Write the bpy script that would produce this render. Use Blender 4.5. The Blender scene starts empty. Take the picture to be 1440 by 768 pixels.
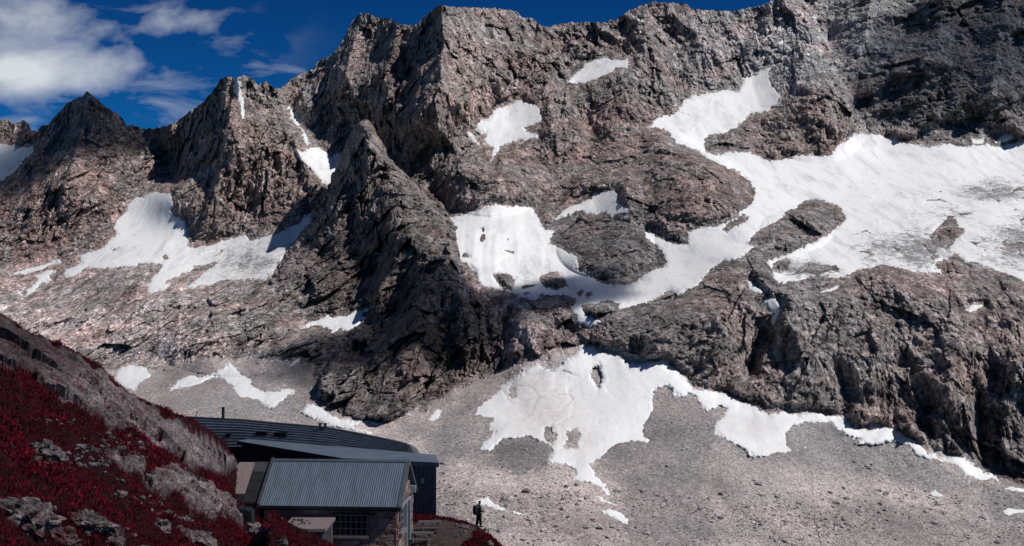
import bpy, bmesh, math, random
import numpy as np
from concurrent.futures import ThreadPoolExecutor
from mathutils import Vector, Matrix
R = math.radians
scene = bpy.context.scene
C = scene.collection

# ------------------------------------------------------------------ camera
F, VH = 1738.0, 410.0            # focal length in photo pixels, photo row of the horizon
cam_d = bpy.data.cameras.new('camera')
cam = bpy.data.objects.new('camera', cam_d)
C.objects.link(cam)
cam.location = (0, 0, 0)
cam.rotation_euler = (R(90), 0, 0)
cam_d.sensor_width = 36
cam_d.lens = F / 1440 * 36
cam_d.shift_y = (VH - 384) / 1440
cam_d.clip_start = 0.5
cam_d.clip_end = 40000
scene.camera = cam

# ------------------------------------------------------------------ sky, sun, exposure
SUN_EL, SUN_AZ = 49.0, 104.0      # azimuth clockwise from the view direction (+Y): sun to the right
SD = Vector((math.sin(R(SUN_AZ)) * math.cos(R(SUN_EL)), math.cos(R(SUN_AZ)) * math.cos(R(SUN_EL)), math.sin(R(SUN_EL))))
w = bpy.data.worlds.new('World')
scene.world = w
w.use_nodes = True
nt = w.node_tree
nt.nodes.clear()
def nd(t, typ, **kw):
    n = t.nodes.new(typ)
    for k, v in kw.items():
        if k.startswith('i_'):
            n.inputs[k[2:].replace('_', ' ')].default_value = v
        else:
            setattr(n, k, v)
    return n
def ramp(t, stops, interp='LINEAR'):
    n = t.nodes.new('ShaderNodeValToRGB')
    cr = n.color_ramp
    cr.interpolation = interp
    while len(cr.elements) < len(stops):
        cr.elements.new(0.5)
    for e, (p, c) in zip(cr.elements, stops):
        e.position = p
        e.color = c if len(c) == 4 else (*c, 1)
    return n
def mixc(t, a, b, fac, mode='MIX'):
    n = t.nodes.new('ShaderNodeMix')
    n.data_type = 'RGBA'
    n.blend_type = mode
    for sock, val in ((n.inputs[0], fac), (n.inputs[6], a), (n.inputs[7], b)):
        if isinstance(val, (int, float)):
            sock.default_value = val
        elif isinstance(val, tuple):
            sock.default_value = (*val, 1) if len(val) == 3 else val
        else:
            t.links.new(val, sock)
    return n.outputs[2]
def mth(t, op, a, b=None, c=None, clamp=False):
    n = t.nodes.new('ShaderNodeMath')
    n.operation = op
    n.use_clamp = clamp
    for i, val in enumerate((a, b, c)):
        if val is None:
            continue
        if isinstance(val, (int, float)):
            n.inputs[i].default_value = val
        else:
            t.links.new(val, n.inputs[i])
    return n.outputs[0]
sky = nd(nt, 'ShaderNodeTexSky', sky_type='NISHITA', sun_disc=False, sun_elevation=R(SUN_EL), sun_rotation=R(SUN_AZ),
         altitude=2600.0, air_density=1.0, dust_density=0.1, ozone_density=4.0)
gam = nd(nt, 'ShaderNodeGamma')
gam.inputs[1].default_value = 1.75
nt.links.new(sky.outputs[0], gam.inputs[0])
tint = mixc(nt, gam.outputs[0], (0.012, 0.092, 0.128), 1.0, 'MULTIPLY')
# thin broken cloud over the whole sky dome: noise on a plane at cloud height
geo = nd(nt, 'ShaderNodeNewGeometry')
sep = nd(nt, 'ShaderNodeSeparateXYZ')
tc = nd(nt, 'ShaderNodeTexCoord')
nt.links.new(tc.outputs['Generated'], sep.inputs[0])
zz = mth(nt, 'MAXIMUM', sep.outputs[2], 0.03)
zz = mth(nt, 'ADD', zz, 0.16)
comb = nd(nt, 'ShaderNodeCombineXYZ')
nt.links.new(mth(nt, 'DIVIDE', sep.outputs[0], zz), comb.inputs[0])
nt.links.new(mth(nt, 'DIVIDE', sep.outputs[1], zz), comb.inputs[1])
cl_map = nd(nt, 'ShaderNodeMapping')
cl_map.inputs['Location'].default_value = (-1.5, 5.0, 0.0)
nt.links.new(comb.outputs[0], cl_map.inputs[0])
n_fin = nd(nt, 'ShaderNodeTexNoise', i_Scale=3.2, i_Detail=10.0, i_Roughness=0.58, i_Distortion=0.5)
n_big = nd(nt, 'ShaderNodeTexNoise', i_Scale=0.42, i_Detail=2.0)
nt.links.new(cl_map.outputs[0], n_fin.inputs[0])
nt.links.new(cl_map.outputs[0], n_big.inputs[0])
# the cloud bank seen at the upper left, as soft masses at their bearings; thin broken cloud elsewhere
ysafe = mth(nt, 'MAXIMUM', sep.outputs[1], 0.05)
bx_ = mth(nt, 'DIVIDE', sep.outputs[0], ysafe)
bz_ = mth(nt, 'DIVIDE', sep.outputs[2], ysafe)
gen = mth(nt, 'ADD', mth(nt, 'MULTIPLY', mth(nt, 'SUBTRACT', n_big.outputs[0], 0.53), 3.2), mth(nt, 'MULTIPLY', mth(nt, 'SUBTRACT', n_fin.outputs[0], 0.5), 2.0), clamp=True)
mass = mth(nt, 'MULTIPLY', bx_, 0.0)
for cu, cv, ru, rv, k in [(70, 106, 150, 36, 1.15), (170, 92, 70, 30, 0.8), (0, 15, 170, 40, 0.8), (250, 32, 75, 28, 0.72), (140, 40, 120, 34, 0.5), (315, 60, 70, 34, 0.42), (30, 66, 200, 40, 0.4)]:
    ex = mth(nt, 'MULTIPLY', mth(nt, 'SUBTRACT', bx_, (cu - 720) / F), F / ru)
    ez = mth(nt, 'MULTIPLY', mth(nt, 'SUBTRACT', bz_, (VH - cv) / F), F / rv)
    g = mth(nt, 'EXPONENT', mth(nt, 'MULTIPLY', mth(nt, 'ADD', mth(nt, 'MULTIPLY', ex, ex), mth(nt, 'MULTIPLY', ez, ez)), -1.0))
    g = mth(nt, 'MULTIPLY', g, mth(nt, 'GREATER_THAN', sep.outputs[1], 0.06))
    mass = mth(nt, 'MAXIMUM', mass, mth(nt, 'MULTIPLY', g, k))
# finer wisps near the horizon need bearings, not the overhead plane
wc = nd(nt, 'ShaderNodeCombineXYZ')
nt.links.new(bx_, wc.inputs[0])
nt.links.new(mth(nt, 'MULTIPLY', bz_, 1.6), wc.inputs[1])
n_w = nd(nt, 'ShaderNodeTexNoise', i_Scale=11.0, i_Detail=10.0, i_Roughness=0.55, i_Distortion=0.25)
nt.links.new(wc.outputs[0], n_w.inputs[0])
dens0 = mth(nt, 'ADD', mass, mth(nt, 'MULTIPLY', mth(nt, 'SUBTRACT', n_w.outputs[0], 0.60), mth(nt, 'MULTIPLY', mth(nt, 'MULTIPLY', mass, 5.0, clamp=True), 2.7)))
gen = mth(nt, 'MULTIPLY', gen, mth(nt, 'MULTIPLY', sep.outputs[2], 12.0, clamp=True))
cov = mth(nt, 'MAXIMUM', mth(nt, 'MULTIPLY', dens0, 0.95, clamp=True), gen)
skyc = mixc(nt, tint, (6.6, 7.0, 7.4), cov)
bg = nd(nt, 'ShaderNodeBackground', i_Strength=0.10)
wo = nd(nt, 'ShaderNodeOutputWorld')
nt.links.new(skyc, bg.inputs[0])
nt.links.new(bg.outputs[0], wo.inputs[0])

sun_d = bpy.data.lights.new('sun', 'SUN')
sun_d.energy = 4.1
sun_d.angle = R(0.6)
sun_d.color = (1.0, 0.965, 0.92)
sun = bpy.data.objects.new('sun', sun_d)
C.objects.link(sun)
sun.rotation_euler = SD.to_track_quat('Z', 'Y').to_euler()
vs = scene.view_settings
vs.view_transform = 'Standard'
vs.look = 'None'
vs.exposure = 0.0
vs.gamma = 1.0
vs.use_curve_mapping = False
scene.cycles.max_bounces = 4
scene.cycles.diffuse_bounces = 2
scene.cycles.transparent_max_bounces = 12

# ------------------------------------------------------------------ helpers
def at(u, v, D):
    return Vector((D * (u - 720) / F, D, D * (VH - v) / F))
def tag(o, label=None, cat=None, group=None, kind=None):
    for k, x in (('label', label), ('category', cat), ('group', group), ('kind', kind)):
        if x:
            o[k] = x
    return o
def mesh_np(name, V, Q, mat=None, col=None, smooth=False, parent=None):
    """mesh object from numpy vertices and quads (or triangles)"""
    me = bpy.data.meshes.new(name)
    V = np.ascontiguousarray(V, dtype=np.float32)
    Q = np.ascontiguousarray(Q, dtype=np.int32)
    k = Q.shape[1]
    me.vertices.add(len(V))
    me.vertices.foreach_set('co', V.ravel())
    me.loops.add(Q.size)
    me.loops.foreach_set('vertex_index', Q.ravel())
    me.polygons.add(len(Q))
    me.polygons.foreach_set('loop_start', np.arange(0, Q.size, k, dtype=np.int32))
    if smooth:
        me.polygons.foreach_set('use_smooth', np.ones(len(Q), dtype=bool))
    else:
        me.polygons.foreach_set('use_smooth', np.zeros(len(Q), dtype=bool))
    me.update(calc_edges=True)
    if col is not None:
        a = me.color_attributes.new('Col', 'FLOAT_COLOR', 'POINT')
        cc = np.ones((len(V), 4), dtype=np.float32)
        cc[:, :col.shape[1]] = col
        a.data.foreach_set('color', cc.ravel())
    if mat:
        me.materials.append(mat)
    o = bpy.data.objects.new(name, me)
    C.objects.link(o)
    if parent:
        o.parent = parent
    return o
def submesh(V, Q, col=None):
    used = np.unique(Q)
    m = np.full(len(V), -1, dtype=np.int64)
    m[used] = np.arange(len(used))
    return V[used], m[Q], (None if col is None else col[used])

# ---- vectorised noise
pool = ThreadPoolExecutor(4)
def par(fn, *arrs, n=16):
    N = len(arrs[0])
    if N < 20000:
        return fn(*arrs)
    cuts = np.linspace(0, N, n + 1).astype(int)
    return np.concatenate(list(pool.map(lambda i: fn(*[a[cuts[i]:cuts[i + 1]] for a in arrs]), range(n))))
def h32(i, j, k, s):
    h = (i.astype(np.uint32) * np.uint32(374761393) + j.astype(np.uint32) * np.uint32(668265263)
         + k.astype(np.uint32) * np.uint32(2147483647) + np.uint32((s * 974711 + 12345) & 0xffffffff))
    h = (h ^ (h >> np.uint32(13))) * np.uint32(1274126177)
    h = (h ^ (h >> np.uint32(15))) * np.uint32(2246822519)
    return h ^ (h >> np.uint32(16))
def _perlin(p, s):
    p = p.astype(np.float32)
    b = np.floor(p)
    f = p - b
    b = b.astype(np.int32)
    w_ = f * f * f * (f * (f * 6 - 15) + 10)
    out = np.zeros(len(p), dtype=np.float32)
    for c in range(8):
        dx, dy, dz = c & 1, (c >> 1) & 1, c >> 2
        h = h32(b[:, 0] + dx, b[:, 1] + dy, b[:, 2] + dz, s)
        gx = (h & np.uint32(1023)).astype(np.float32) / 511.5 - 1
        gy = ((h >> np.uint32(10)) & np.uint32(1023)).astype(np.float32) / 511.5 - 1
        gz = ((h >> np.uint32(20)) & np.uint32(1023)).astype(np.float32) / 511.5 - 1
        d = gx * (f[:, 0] - dx) + gy * (f[:, 1] - dy) + gz * (f[:, 2] - dz)
        ww = (w_[:, 0] if dx else 1 - w_[:, 0]) * (w_[:, 1] if dy else 1 - w_[:, 1]) * (w_[:, 2] if dz else 1 - w_[:, 2])
        out += ww * d
    return out * 1.15
def perlin(p, s=0):
    return par(lambda q: _perlin(q, s), p)
def fbm(p, octv=4, s=0, rough=0.5):
    o = 0
    a = 1.0
    for i in range(octv):
        o = o + a * perlin(p * (2.03 ** i) + i * 17.3, s + i)
        a *= rough
    return o
def ridged(p, octv=4, s=0, rough=0.5):
    o = 0
    a = 1.0
    prev = 1.0
    for i in range(octv):
        n = 1 - np.minimum(np.abs(perlin(p * (2.1 ** i) + i * 9.7, s + i)) * 2.2, 1)
        n = n * n
        o = o + a * (n * prev)
        prev = np.clip(n * 1.6, 0.25, 1)
        a *= rough
    return o
def _facet(p, s, slope, crack):
    """broken-rock relief: every jittered cell is a tilted plane at its own height"""
    p = p.astype(np.float32)
    b = np.floor(p - 0.5).astype(np.int32)
    best = np.full(len(p), 9e9, dtype=np.float32)
    sec = best.copy()
    val = np.zeros(len(p), dtype=np.float32)
    for c in range(8):
        ii, jj, kk = b[:, 0] + (c & 1), b[:, 1] + ((c >> 1) & 1), b[:, 2] + (c >> 2)
        h = h32(ii, jj, kk, s)
        h2 = h32(ii, jj, kk, s + 77)
        ex = p[:, 0] - (ii + 0.12 + 0.76 * (h & np.uint32(1023)).astype(np.float32) / 1023)
        ey = p[:, 1] - (jj + 0.12 + 0.76 * ((h >> np.uint32(10)) & np.uint32(1023)).astype(np.float32) / 1023)
        ez = p[:, 2] - (kk + 0.12 + 0.76 * ((h >> np.uint32(20)) & np.uint32(1023)).astype(np.float32) / 1023)
        d = ex * ex + ey * ey + ez * ez
        gx = (h2 & np.uint32(255)).astype(np.float32) / 127.5 - 1
        gy = ((h2 >> np.uint32(8)) & np.uint32(255)).astype(np.float32) / 127.5 - 1
        gz = ((h2 >> np.uint32(16)) & np.uint32(255)).astype(np.float32) / 127.5 - 1
        hh = ((h2 >> np.uint32(24)) & np.uint32(255)).astype(np.float32) / 127.5 - 1
        v = 0.5 * hh + slope * (gx * ex + gy * ey + gz * ez)
        near = d < best
        sec = np.where(near, best, np.minimum(sec, d))
        best = np.where(near, d, best)
        val = np.where(near, v, val)
    if crack:
        e = np.sqrt(sec) - np.sqrt(best)
        val = val - crack * np.clip(1 - e / 0.14, 0, 1)
    return val
def facet(p, s=0, slope=0.8, crack=0.0):
    return par(lambda q: _facet(q, s, slope, crack), p)
def sstep(a, b, x):
    t = np.clip((x - a) / (b - a), 0, 1)
    return t * t * (3 - 2 * t)
# ---- smooth interpolation of scattered control points (multiquadric)
class RBF:
    def __init__(self, pts, vals, c, lam=0.0):
        self.p = np.array(pts, dtype=np.float64)
        self.c = c
        v = np.array(vals, dtype=np.float64)
        self.m = v.mean()
        d = ((self.p[:, None] - self.p[None]) ** 2).sum(-1)
        A = -np.sqrt(d + c * c)
        n = len(v)
        A[np.arange(n), np.arange(n)] -= 0
        M = np.zeros((n + 1, n + 1))
        M[:n, :n] = A + np.eye(n) * lam
        M[:n, n] = M[n, :n] = 1
        sol = np.linalg.solve(M, np.append(v - self.m, 0))
        self.w, self.k = sol[:n], sol[n]
    def _ev(self, q):
        o = np.full(len(q), self.k + self.m)
        for p, w_ in zip(self.p, self.w):
            o -= w_ * np.sqrt(((q - p) ** 2).sum(1) + self.c ** 2)
        return o
    def __call__(self, q):
        return par(self._ev, q)
def sd_poly(pts, u, v, pad=40):
    """signed distance (positive inside) of the points (u,v); far points get -pad"""
    pts = np.array(pts, dtype=np.float64)
    out = np.full(u.shape, -float(pad))
    m = (u > pts[:, 0].min() - pad) & (u < pts[:, 0].max() + pad) & (v > pts[:, 1].min() - pad) & (v < pts[:, 1].max() + pad)
    if not m.any():
        return out
    x, y = u[m], v[m]
    d2 = np.full(x.shape, 1e18)
    ins = np.zeros(x.shape, dtype=bool)
    n = len(pts)
    for i in range(n):
        ax, ay = pts[i]
        bx, by = pts[(i + 1) % n]
        ex, ey = bx - ax, by - ay
        wx, wy = x - ax, y - ay
        t = np.clip((wx * ex + wy * ey) / max(ex * ex + ey * ey, 1e-9), 0, 1)
        d2 = np.minimum(d2, (wx - ex * t) ** 2 + (wy - ey * t) ** 2)
        c = ((ay <= y) & (by > y)) | ((by <= y) & (ay > y))
        if by != ay:
            ins ^= c & (wx < ex * (y - ay) / (by - ay))
    d = np.sqrt(d2)
    out[m] = np.maximum(np.where(ins, d, -d), -pad)
    return out
def line_dist(pts, u, v):
    """distance to a polyline, side (+1 right of the direction of travel on the picture) and position along it"""
    best = np.full(u.shape, 1e9)
    side = np.ones(u.shape)
    along = np.zeros(u.shape)
    n = len(pts) - 1
    for i in range(n):
        ax, ay = pts[i]
        bx, by = pts[i + 1]
        ex, ey = bx - ax, by - ay
        wx, wy = u - ax, v - ay
        t = np.clip((wx * ex + wy * ey) / (ex * ex + ey * ey), 0, 1)
        d = np.hypot(wx - ex * t, wy - ey * t)
        m = d < best
        best = np.where(m, d, best)
        side = np.where(m, np.sign(ex * wy - ey * wx), side)
        along = np.where(m, (i + t) / n, along)
    return best, -side, along
def poly_z(ox, oy, s, *xy):
    return [(ox + xy[i] / s, oy + xy[i + 1] / s) for i in range(0, len(xy), 2)]
# ------------------------------------------------------------------ materials for the ground and the mountain
def new_mat(name):
    m = bpy.data.materials.new(name)
    m.use_nodes = True
    t = m.node_tree
    b = t.nodes['Principled BSDF']
    b.inputs['Roughness'].default_value = 0.9
    b.inputs['Specular IOR Level'].default_value = 0.2
    return m, t, b
def bump_to(t, b, height, strength, dist):
    n = nd(t, 'ShaderNodeBump')
    n.inputs['Strength'].default_value = strength
    n.inputs['Distance'].default_value = dist
    t.links.new(height, n.inputs['Height'])
    t.links.new(n.outputs[0], b.inputs['Normal'])
def obj_noise(t, scale, detail=6, rough=0.6, dist=0.0, stretch=None):
    tcn = nd(t, 'ShaderNodeTexCoord')
    src = tcn.outputs['Object']
    if stretch:
        mp = nd(t, 'ShaderNodeMapping')
        mp.inputs['Rotation'].default_value = stretch[1]
        mp.inputs['Scale'].default_value = stretch[0]
        t.links.new(src, mp.inputs[0])
        src = mp.outputs[0]
    n = nd(t, 'ShaderNodeTexNoise', i_Scale=scale, i_Detail=detail, i_Roughness=rough, i_Distortion=dist)
    t.links.new(src, n.inputs[0])
    return n.outputs[0]
def rock_mat(name, sc=1.0, bump=1.0, lo=0.27, hi=1.95, rust=0.7):
    m, t, b = new_mat(name)
    vc = nd(t, 'ShaderNodeVertexColor', layer_name='Col')
    n1 = obj_noise(t, 0.075 * sc, 8, 0.68, 0.5, stretch=((1.0, 0.5, 0.5), (0.0, 0.35, 0.0)))
    n2 = obj_noise(t, 0.24 * sc, 6, 0.85)
    r1 = ramp(t, [(0.32, (lo, lo, lo)), (0.5, (0.9, 0.9, 0.9)), (0.68, (hi, hi, hi))])
    t.links.new(n1, r1.inputs[0])
    c = mixc(t, vc.outputs[0], r1.outputs[0], 1.0, 'MULTIPLY')
    r2 = ramp(t, [(0.39, (0.22, 0.22, 0.23)), (0.5, (1, 1, 1)), (0.60, (2.2, 2.15, 2.12))])
    t.links.new(n2, r2.inputs[0])
    c = mixc(t, c, r2.outputs[0], 1.0, 'MULTIPLY')
    n3 = obj_noise(t, 0.013 * sc, 4, 0.6, 0.4)
    r3 = ramp(t, [(0.46, (1, 1, 1)), (0.62, (1.18, 0.96, 0.92))])
    t.links.new(n3, r3.inputs[0])
    c = mixc(t, c, mixc(t, c, r3.outputs[0], 1.0, 'MULTIPLY'), rust)
    t.links.new(c, b.inputs['Base Color'])
    b.inputs['Roughness'].default_value = 0.92
    nb = obj_noise(t, 0.2 * sc, 8, 0.85)
    bump_to(t, b, nb, bump, 5.0 / sc)
    return m
M_rock = rock_mat('mountain_rock')
def scree_mat():
    m, t, b = new_mat('scree')
    vc = nd(t, 'ShaderNodeVertexColor', layer_name='Col')
    vo = nd(t, 'ShaderNodeTexVoronoi', i_Scale=0.85)
    tcn = nd(t, 'ShaderNodeTexCoord')
    t.links.new(tcn.outputs['Object'], vo.inputs['Vector'])
    sp = nd(t, 'ShaderNodeSeparateColor')
    t.links.new(vo.outputs['Color'], sp.inputs[0])
    r1 = ramp(t, [(0.0, (0.5, 0.49, 0.49)), (0.3, (0.85, 0.85, 0.85)), (0.8, (1.12, 1.1, 1.1)), (1.0, (1.6, 1.57, 1.55))])
    t.links.new(sp.outputs[0], r1.inputs[0])
    c = mixc(t, vc.outputs[0], r1.outputs[0], 1.0, 'MULTIPLY')
    n1 = obj_noise(t, 0.02, 6, 0.62)
    r2 = ramp(t, [(0.34, (0.72, 0.72, 0.73)), (0.66, (1.25, 1.22, 1.2))])
    t.links.new(n1, r2.inputs[0])
    c = mixc(t, c, r2.outputs[0], 1.0, 'MULTIPLY')
    t.links.new(c, b.inputs['Base Color'])
    n2 = obj_noise(t, 0.5, 6, 0.75)
    bump_to(t, b, n2, 0.7, 0.8)
    return m
M_scree = scree_mat()
def snow_mat(name, dirt, dirt_scale=0.03):
    m, t, b = new_mat(name)
    vc = nd(t, 'ShaderNodeVertexColor', layer_name='Col')      # red: how dirty
    sp = nd(t, 'ShaderNodeSeparateColor')
    t.links.new(vc.outputs[0], sp.inputs[0])
    n1 = obj_noise(t, dirt_scale, 9, 0.66, 0.5, stretch=((1.0, 0.28, 2.2), (0, 0, 0.35)))
    n2 = obj_noise(t, dirt_scale * 6, 8, 0.75, 0.6, stretch=((1.0, 0.4, 2.4), (0, 0.25, 0.3)))
    s = mth(t, 'ADD', mth(t, 'MULTIPLY', n1, 0.42), mth(t, 'MULTIPLY', n2, 0.58))
    # threshold slides down where the ice is dirty
    thr = mth(t, 'SUBTRACT', 0.70, mth(t, 'MULTIPLY', mth(t, 'MAXIMUM', sp.outputs[0], 0.12), 0.345))
    f = mth(t, 'MULTIPLY', mth(t, 'SUBTRACT', s, thr), 9.0, clamp=True)
    n3 = obj_noise(t, 0.045, 8, 0.68, 0.4, stretch=((1.3, 0.25, 0.5), (0, 0.2, 0.15)))
    r3 = ramp(t, [(0.30, (0.56, 0.575, 0.61)), (0.5, (0.82, 0.825, 0.835)), (0.7, (0.87, 0.87, 0.87))])
    t.links.new(n3, r3.inputs[0])
    tint = mixc(t, r3.outputs[0], (0.52, 0.47, 0.46), mth(t, 'MULTIPLY', sp.outputs[1], mth(t, 'MULTIPLY', n2, 1.6, clamp=True)))
    c = mixc(t, tint, (0.16, 0.155, 0.16), mth(t, 'MULTIPLY', f, dirt))
    t.links.new(c, b.inputs['Base Color'])
    b.inputs['Roughness'].default_value = 0.75
    nb = obj_noise(t, 0.09, 6, 0.6)
    bump_to(t, b, nb, 0.45, 2.0)
    return m
M_snow = snow_mat('snow', 0.9)

# ------------------------------------------------------------------ snow fields, as outlines on the photograph's raster
SNOW = []      # (name, label, outline, holes, dirt)
Z = poly_z
SNOW.append(('glacier', 'big white glacier sweeping down from the right edge below the headwall', [
 (898,178),(910,177),(933,163),(947,160),(960,147),(973,137),(993,132),(1013,127),(1037,128),(1047,117),(1043,113),(1048,110),(1067,103),(1085,95),(1082,107),(1087,120),(1097,133),(1095,147),(1080,156),(1053,162),(1037,177),(1020,187),(997,193),(990,203),(993,213),(1010,218),(1037,212),(1053,211),(1070,220),(1080,226),(1100,225),(1117,220),(1157,218),(1170,213),(1190,197),(1200,190),(1237,187),(1250,193),(1280,203),(1307,207),(1327,202),(1347,207),(1367,204),(1400,207),(1417,203),(1440,199),(1560,190),
 (1560,404),(1440,396),(1413,383),(1380,373),(1357,366),(1343,356),(1327,366),(1313,373),(1327,386),(1310,386),(1287,381),(1247,373),(1223,376),(1207,376),(1197,386),(1177,391),(1147,389),(1130,393),(1103,399),(1087,394),(1087,379),(1075,372),(1080,366),(1097,363),(1113,356),(1147,339),(1173,323),(1190,308),(1180,293),(1157,281),(1137,281),(1107,300),(1080,316),(1067,325),(1053,337),(1050,340),(1060,345),(1055,350),(1040,363),(1020,366),(1003,376),(993,389),(973,406),(953,413),(940,409),(920,419),(907,426),(887,431),(867,436),(872,426),(847,424),(837,429),(823,428),(822,438),(830,446),(847,453),(830,466),(820,459),(808,456),(810,443),(800,434),(810,426),(808,418),(790,414),(770,416),(760,411),(755,422),(740,419),(720,414),(703,409),(690,403),(680,406),(673,396),(667,379),(653,371),(633,359),(620,345),(612,330),(605,307),
 (637,306),(660,298),(700,288),(713,289),(750,291),(755,303),(760,313),(765,323),(777,324),(775,336),(772,342),(787,349),(807,359),(815,369),(813,379),(837,393),(847,399),(850,403),(863,403),(893,398),(907,389),(927,379),(940,371),(930,352),(917,340),(905,328),(912,322),(925,335),(945,342),(968,344),(968,333),(967,326),(987,321),(1003,318),(1020,313),(1033,306),(1047,293),(1057,284),(1063,271),(1060,263),(1053,256),(1040,243),(1020,233),(1000,227),(983,213),(967,207),(950,197),(933,183),(920,180),(907,180)],
 [[(760,389),(780,381),(790,389),(797,403),(783,409),(763,403)], [(1015,324),(1027,313),(1047,303),(1050,308),(1033,319),(1023,329)],
  [(693,386),(710,383),(722,392),(722,412),(705,405)], [(1308,332),(1322,315),(1337,304),(1347,313),(1357,328),(1343,340),(1330,350),(1310,345)],
  [(1088,370),(1100,363),(1115,366),(1112,378),(1098,384),(1088,380)], [(811,412),(818,407),(820,413),(814,416)], [(821,412),(830,410),(834,416),(826,420)], [(649,357),(655,354),(660,362),(655,364)]]))
SNOW.append(('snowfield', 'wide snowfield spreading over the scree below the cliffs, centre to right', 
 Z(720,480,2.667, 0,140,40,110,90,80,150,110,210,70,240,50,255,20,260,0,275,15,310,15,310,35,400,60,420,80,470,95,520,75,560,70,600,95,640,130,690,180,730,190,800,195,830,215,870,225,960,265)
 + Z(1080,480,2.667, 50,262,120,272,190,265,230,275,290,272,295,300,320,325,360,330,390,315,440,325,480,335,520,360,570,385,600,420,650,435,700,440,735,432,780,465,820,490,860,505,880,525,860,530,845,510,835,535,790,530,740,510,705,470,650,460,600,445,560,430,530,390,490,375,440,375,390,390,345,380,350,360,310,360,280,340,245,325,245,300,200,300,140,305,90,320,68,345,75,380,105,405,155,403,120,415,60,430)
 + Z(720,480,2.667, 910,430,850,395,800,365,755,345,750,315,790,280,805,250,770,240,730,265,710,245,690,205,665,195,640,215,610,205,600,180,570,165,540,175,525,205,530,260,505,310,500,355,540,370,535,382,450,378,410,395,370,410,340,440,300,465,320,500,350,535,375,570,365,585,345,580,330,550,290,530,220,520,245,500,230,475,200,460,140,455,150,420,150,400,110,370,60,360)
 + Z(360,480,2.667, 960,360,920,365,880,410,840,410,850,380,890,340,865,320,890,300,820,285,770,295,800,270,840,230,890,190),
 [Z(720,480,2.667, 290,115,320,85,345,140,320,180,295,140), Z(720,480,2.667, 120,325,150,310,170,355,150,388,115,370),
  Z(720,480,2.667, 200,335,240,328,262,350,240,405,180,400,210,365), Z(720,480,2.667, 0,170,12,175,10,200,0,210)]))
SNOW.append(('glacier', 'white glacier tongue between the two left peaks',
 Z(0,256,3, 540,95,560,75,640,45,720,42,728,60,725,100,710,125,745,140,775,165,785,190,787,235,800,275,880,262,960,240,1000,235,1030,225,1062,245,1000,270,960,300,930,330,870,350,840,350,800,370,760,390,720,410,680,435,720,440,690,460,615,468,625,430,650,395,690,350,640,340,590,350,500,355,430,362,370,362,330,385,300,402,275,395,280,370,310,360,350,345,335,310,400,290,450,262,495,225,485,190,495,150,540,110),
 [Z(0,256,3, 685,315,705,308,710,325,690,330), Z(0,256,3, 455,290,500,275,512,280,470,298)]))
SNOW.append(('icefall', 'broken dirty icefall running down left of the dark pyramid buttress',
 [(318,343),(360,336),(385,330),(410,318),(430,305),(455,295),(450,308),(437,319),(427,326),(420,340),(410,353),(397,363),(383,383),(373,391),(345,395),(320,393),(290,402),(262,405),(285,385),(305,370)], []))
SNOW.append(('snow_patch', 'snow patch at the far left edge of the picture behind the ridge', [(-90,203),(0,202),(23,203),(27,207),(47,207),(49,211),(33,230),(13,247),(0,255),(-90,300)], []))
SNOW.append(('snow_patch', 'thin snow strip at the upper left foot of the left glacier', Z(0,256,3, 50,385,100,370,250,325,260,340,200,355,110,388), []))
SNOW.append(('snow_patch', 'ragged snow patch below the left end of the left glacier', Z(0,256,3, 150,390,215,368,235,380,205,395,215,415,180,430,140,460,110,475,105,455,150,430,160,410), []))
SNOW.append(('snow_patch', 'triangular snow patch in the notch left of the dark pyramid buttress', [(413,210),(427,217),(438,207),(442,205),(453,213),(463,218),(480,218),(497,216),(500,217),(493,230),(477,253),(468,266),(452,258),(442,240),(427,227)], []))
SNOW.append(('snow_patch', 'narrow snow couloir above the triangular snow patch', Z(360,0,3, 135,450,160,470,190,490,185,520,205,560,232,600,220,610,205,580,180,530,160,500), []))
SNOW.append(('snow_patch', 'narrow snow gully at the top of the second peak from the left', Z(0,0,3, 990,330,1010,320,1005,350,1020,400,1030,450,1040,490,1025,500,1015,460,1000,410,985,360), []))
SNOW.append(('snow_patch', 'bright snow patch on the wall right of the tall arete',
 [(670,182),(677,172),(690,165),(697,153),(707,148),(720,147),(733,143),(747,147),(762,147),(762,160),(763,170),(753,177),(737,182),(740,187),(757,187),(757,192),(740,198),(733,195),(720,200),(703,207),(693,220),(690,230),(688,227),(693,213),(697,208),(687,203),(680,197),(685,187),(677,187)], []))
SNOW.append(('snow_patch', 'small sliver of snow at the left foot of the bright patch beside the arete', Z(360,0,3, 893,558,910,562,950,622,930,612,905,582), []))
SNOW.append(('snow_patch', 'highest snow patch on the headwall, top centre', Z(720,0,3, 230,345,260,320,280,300,310,275,290,272,320,262,400,242,430,255,490,250,485,290,450,290,410,310,380,330,330,340,290,348), []))
SNOW.append(('snow_patch', 'snow patch above the dark rock knob in the middle', [(783,308),(792,299),(807,288),(817,286),(830,279),(833,269),(843,273),(867,266),(870,276),(867,283),(877,291),(886,298),(873,298),(860,303),(853,298),(830,299),(817,296),(803,301)], []))
Y6 = (720, 480, 2.667); Y5 = (360, 480, 2.667); Y7 = (1080, 480, 2.667)
SNOW.append(('snow_patch', 'last snow scrap at the right edge along the cliff foot', Z(*Y7, 868,555,900,538,960,550,1100,590,1100,620,960,575,910,570), []))
SNOW.append(('snow_patch', 'tiny snow patch alone on the scree, lower right', Z(*Y7, 600,570,630,555,655,578,640,588), []))
SNOW.append(('snow_patch', 'snow patch on the scree at the right edge, lowest on that side', Z(*Y7, 860,640,900,622,960,628,1000,640,940,645,900,655), []))
SNOW.append(('snow_patch', 'thin snow strand just under the tip of the wide snowfield', Z(*Y6, 303,578,330,575,345,595,390,608,445,622,440,628,370,612,320,602), []))
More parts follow.
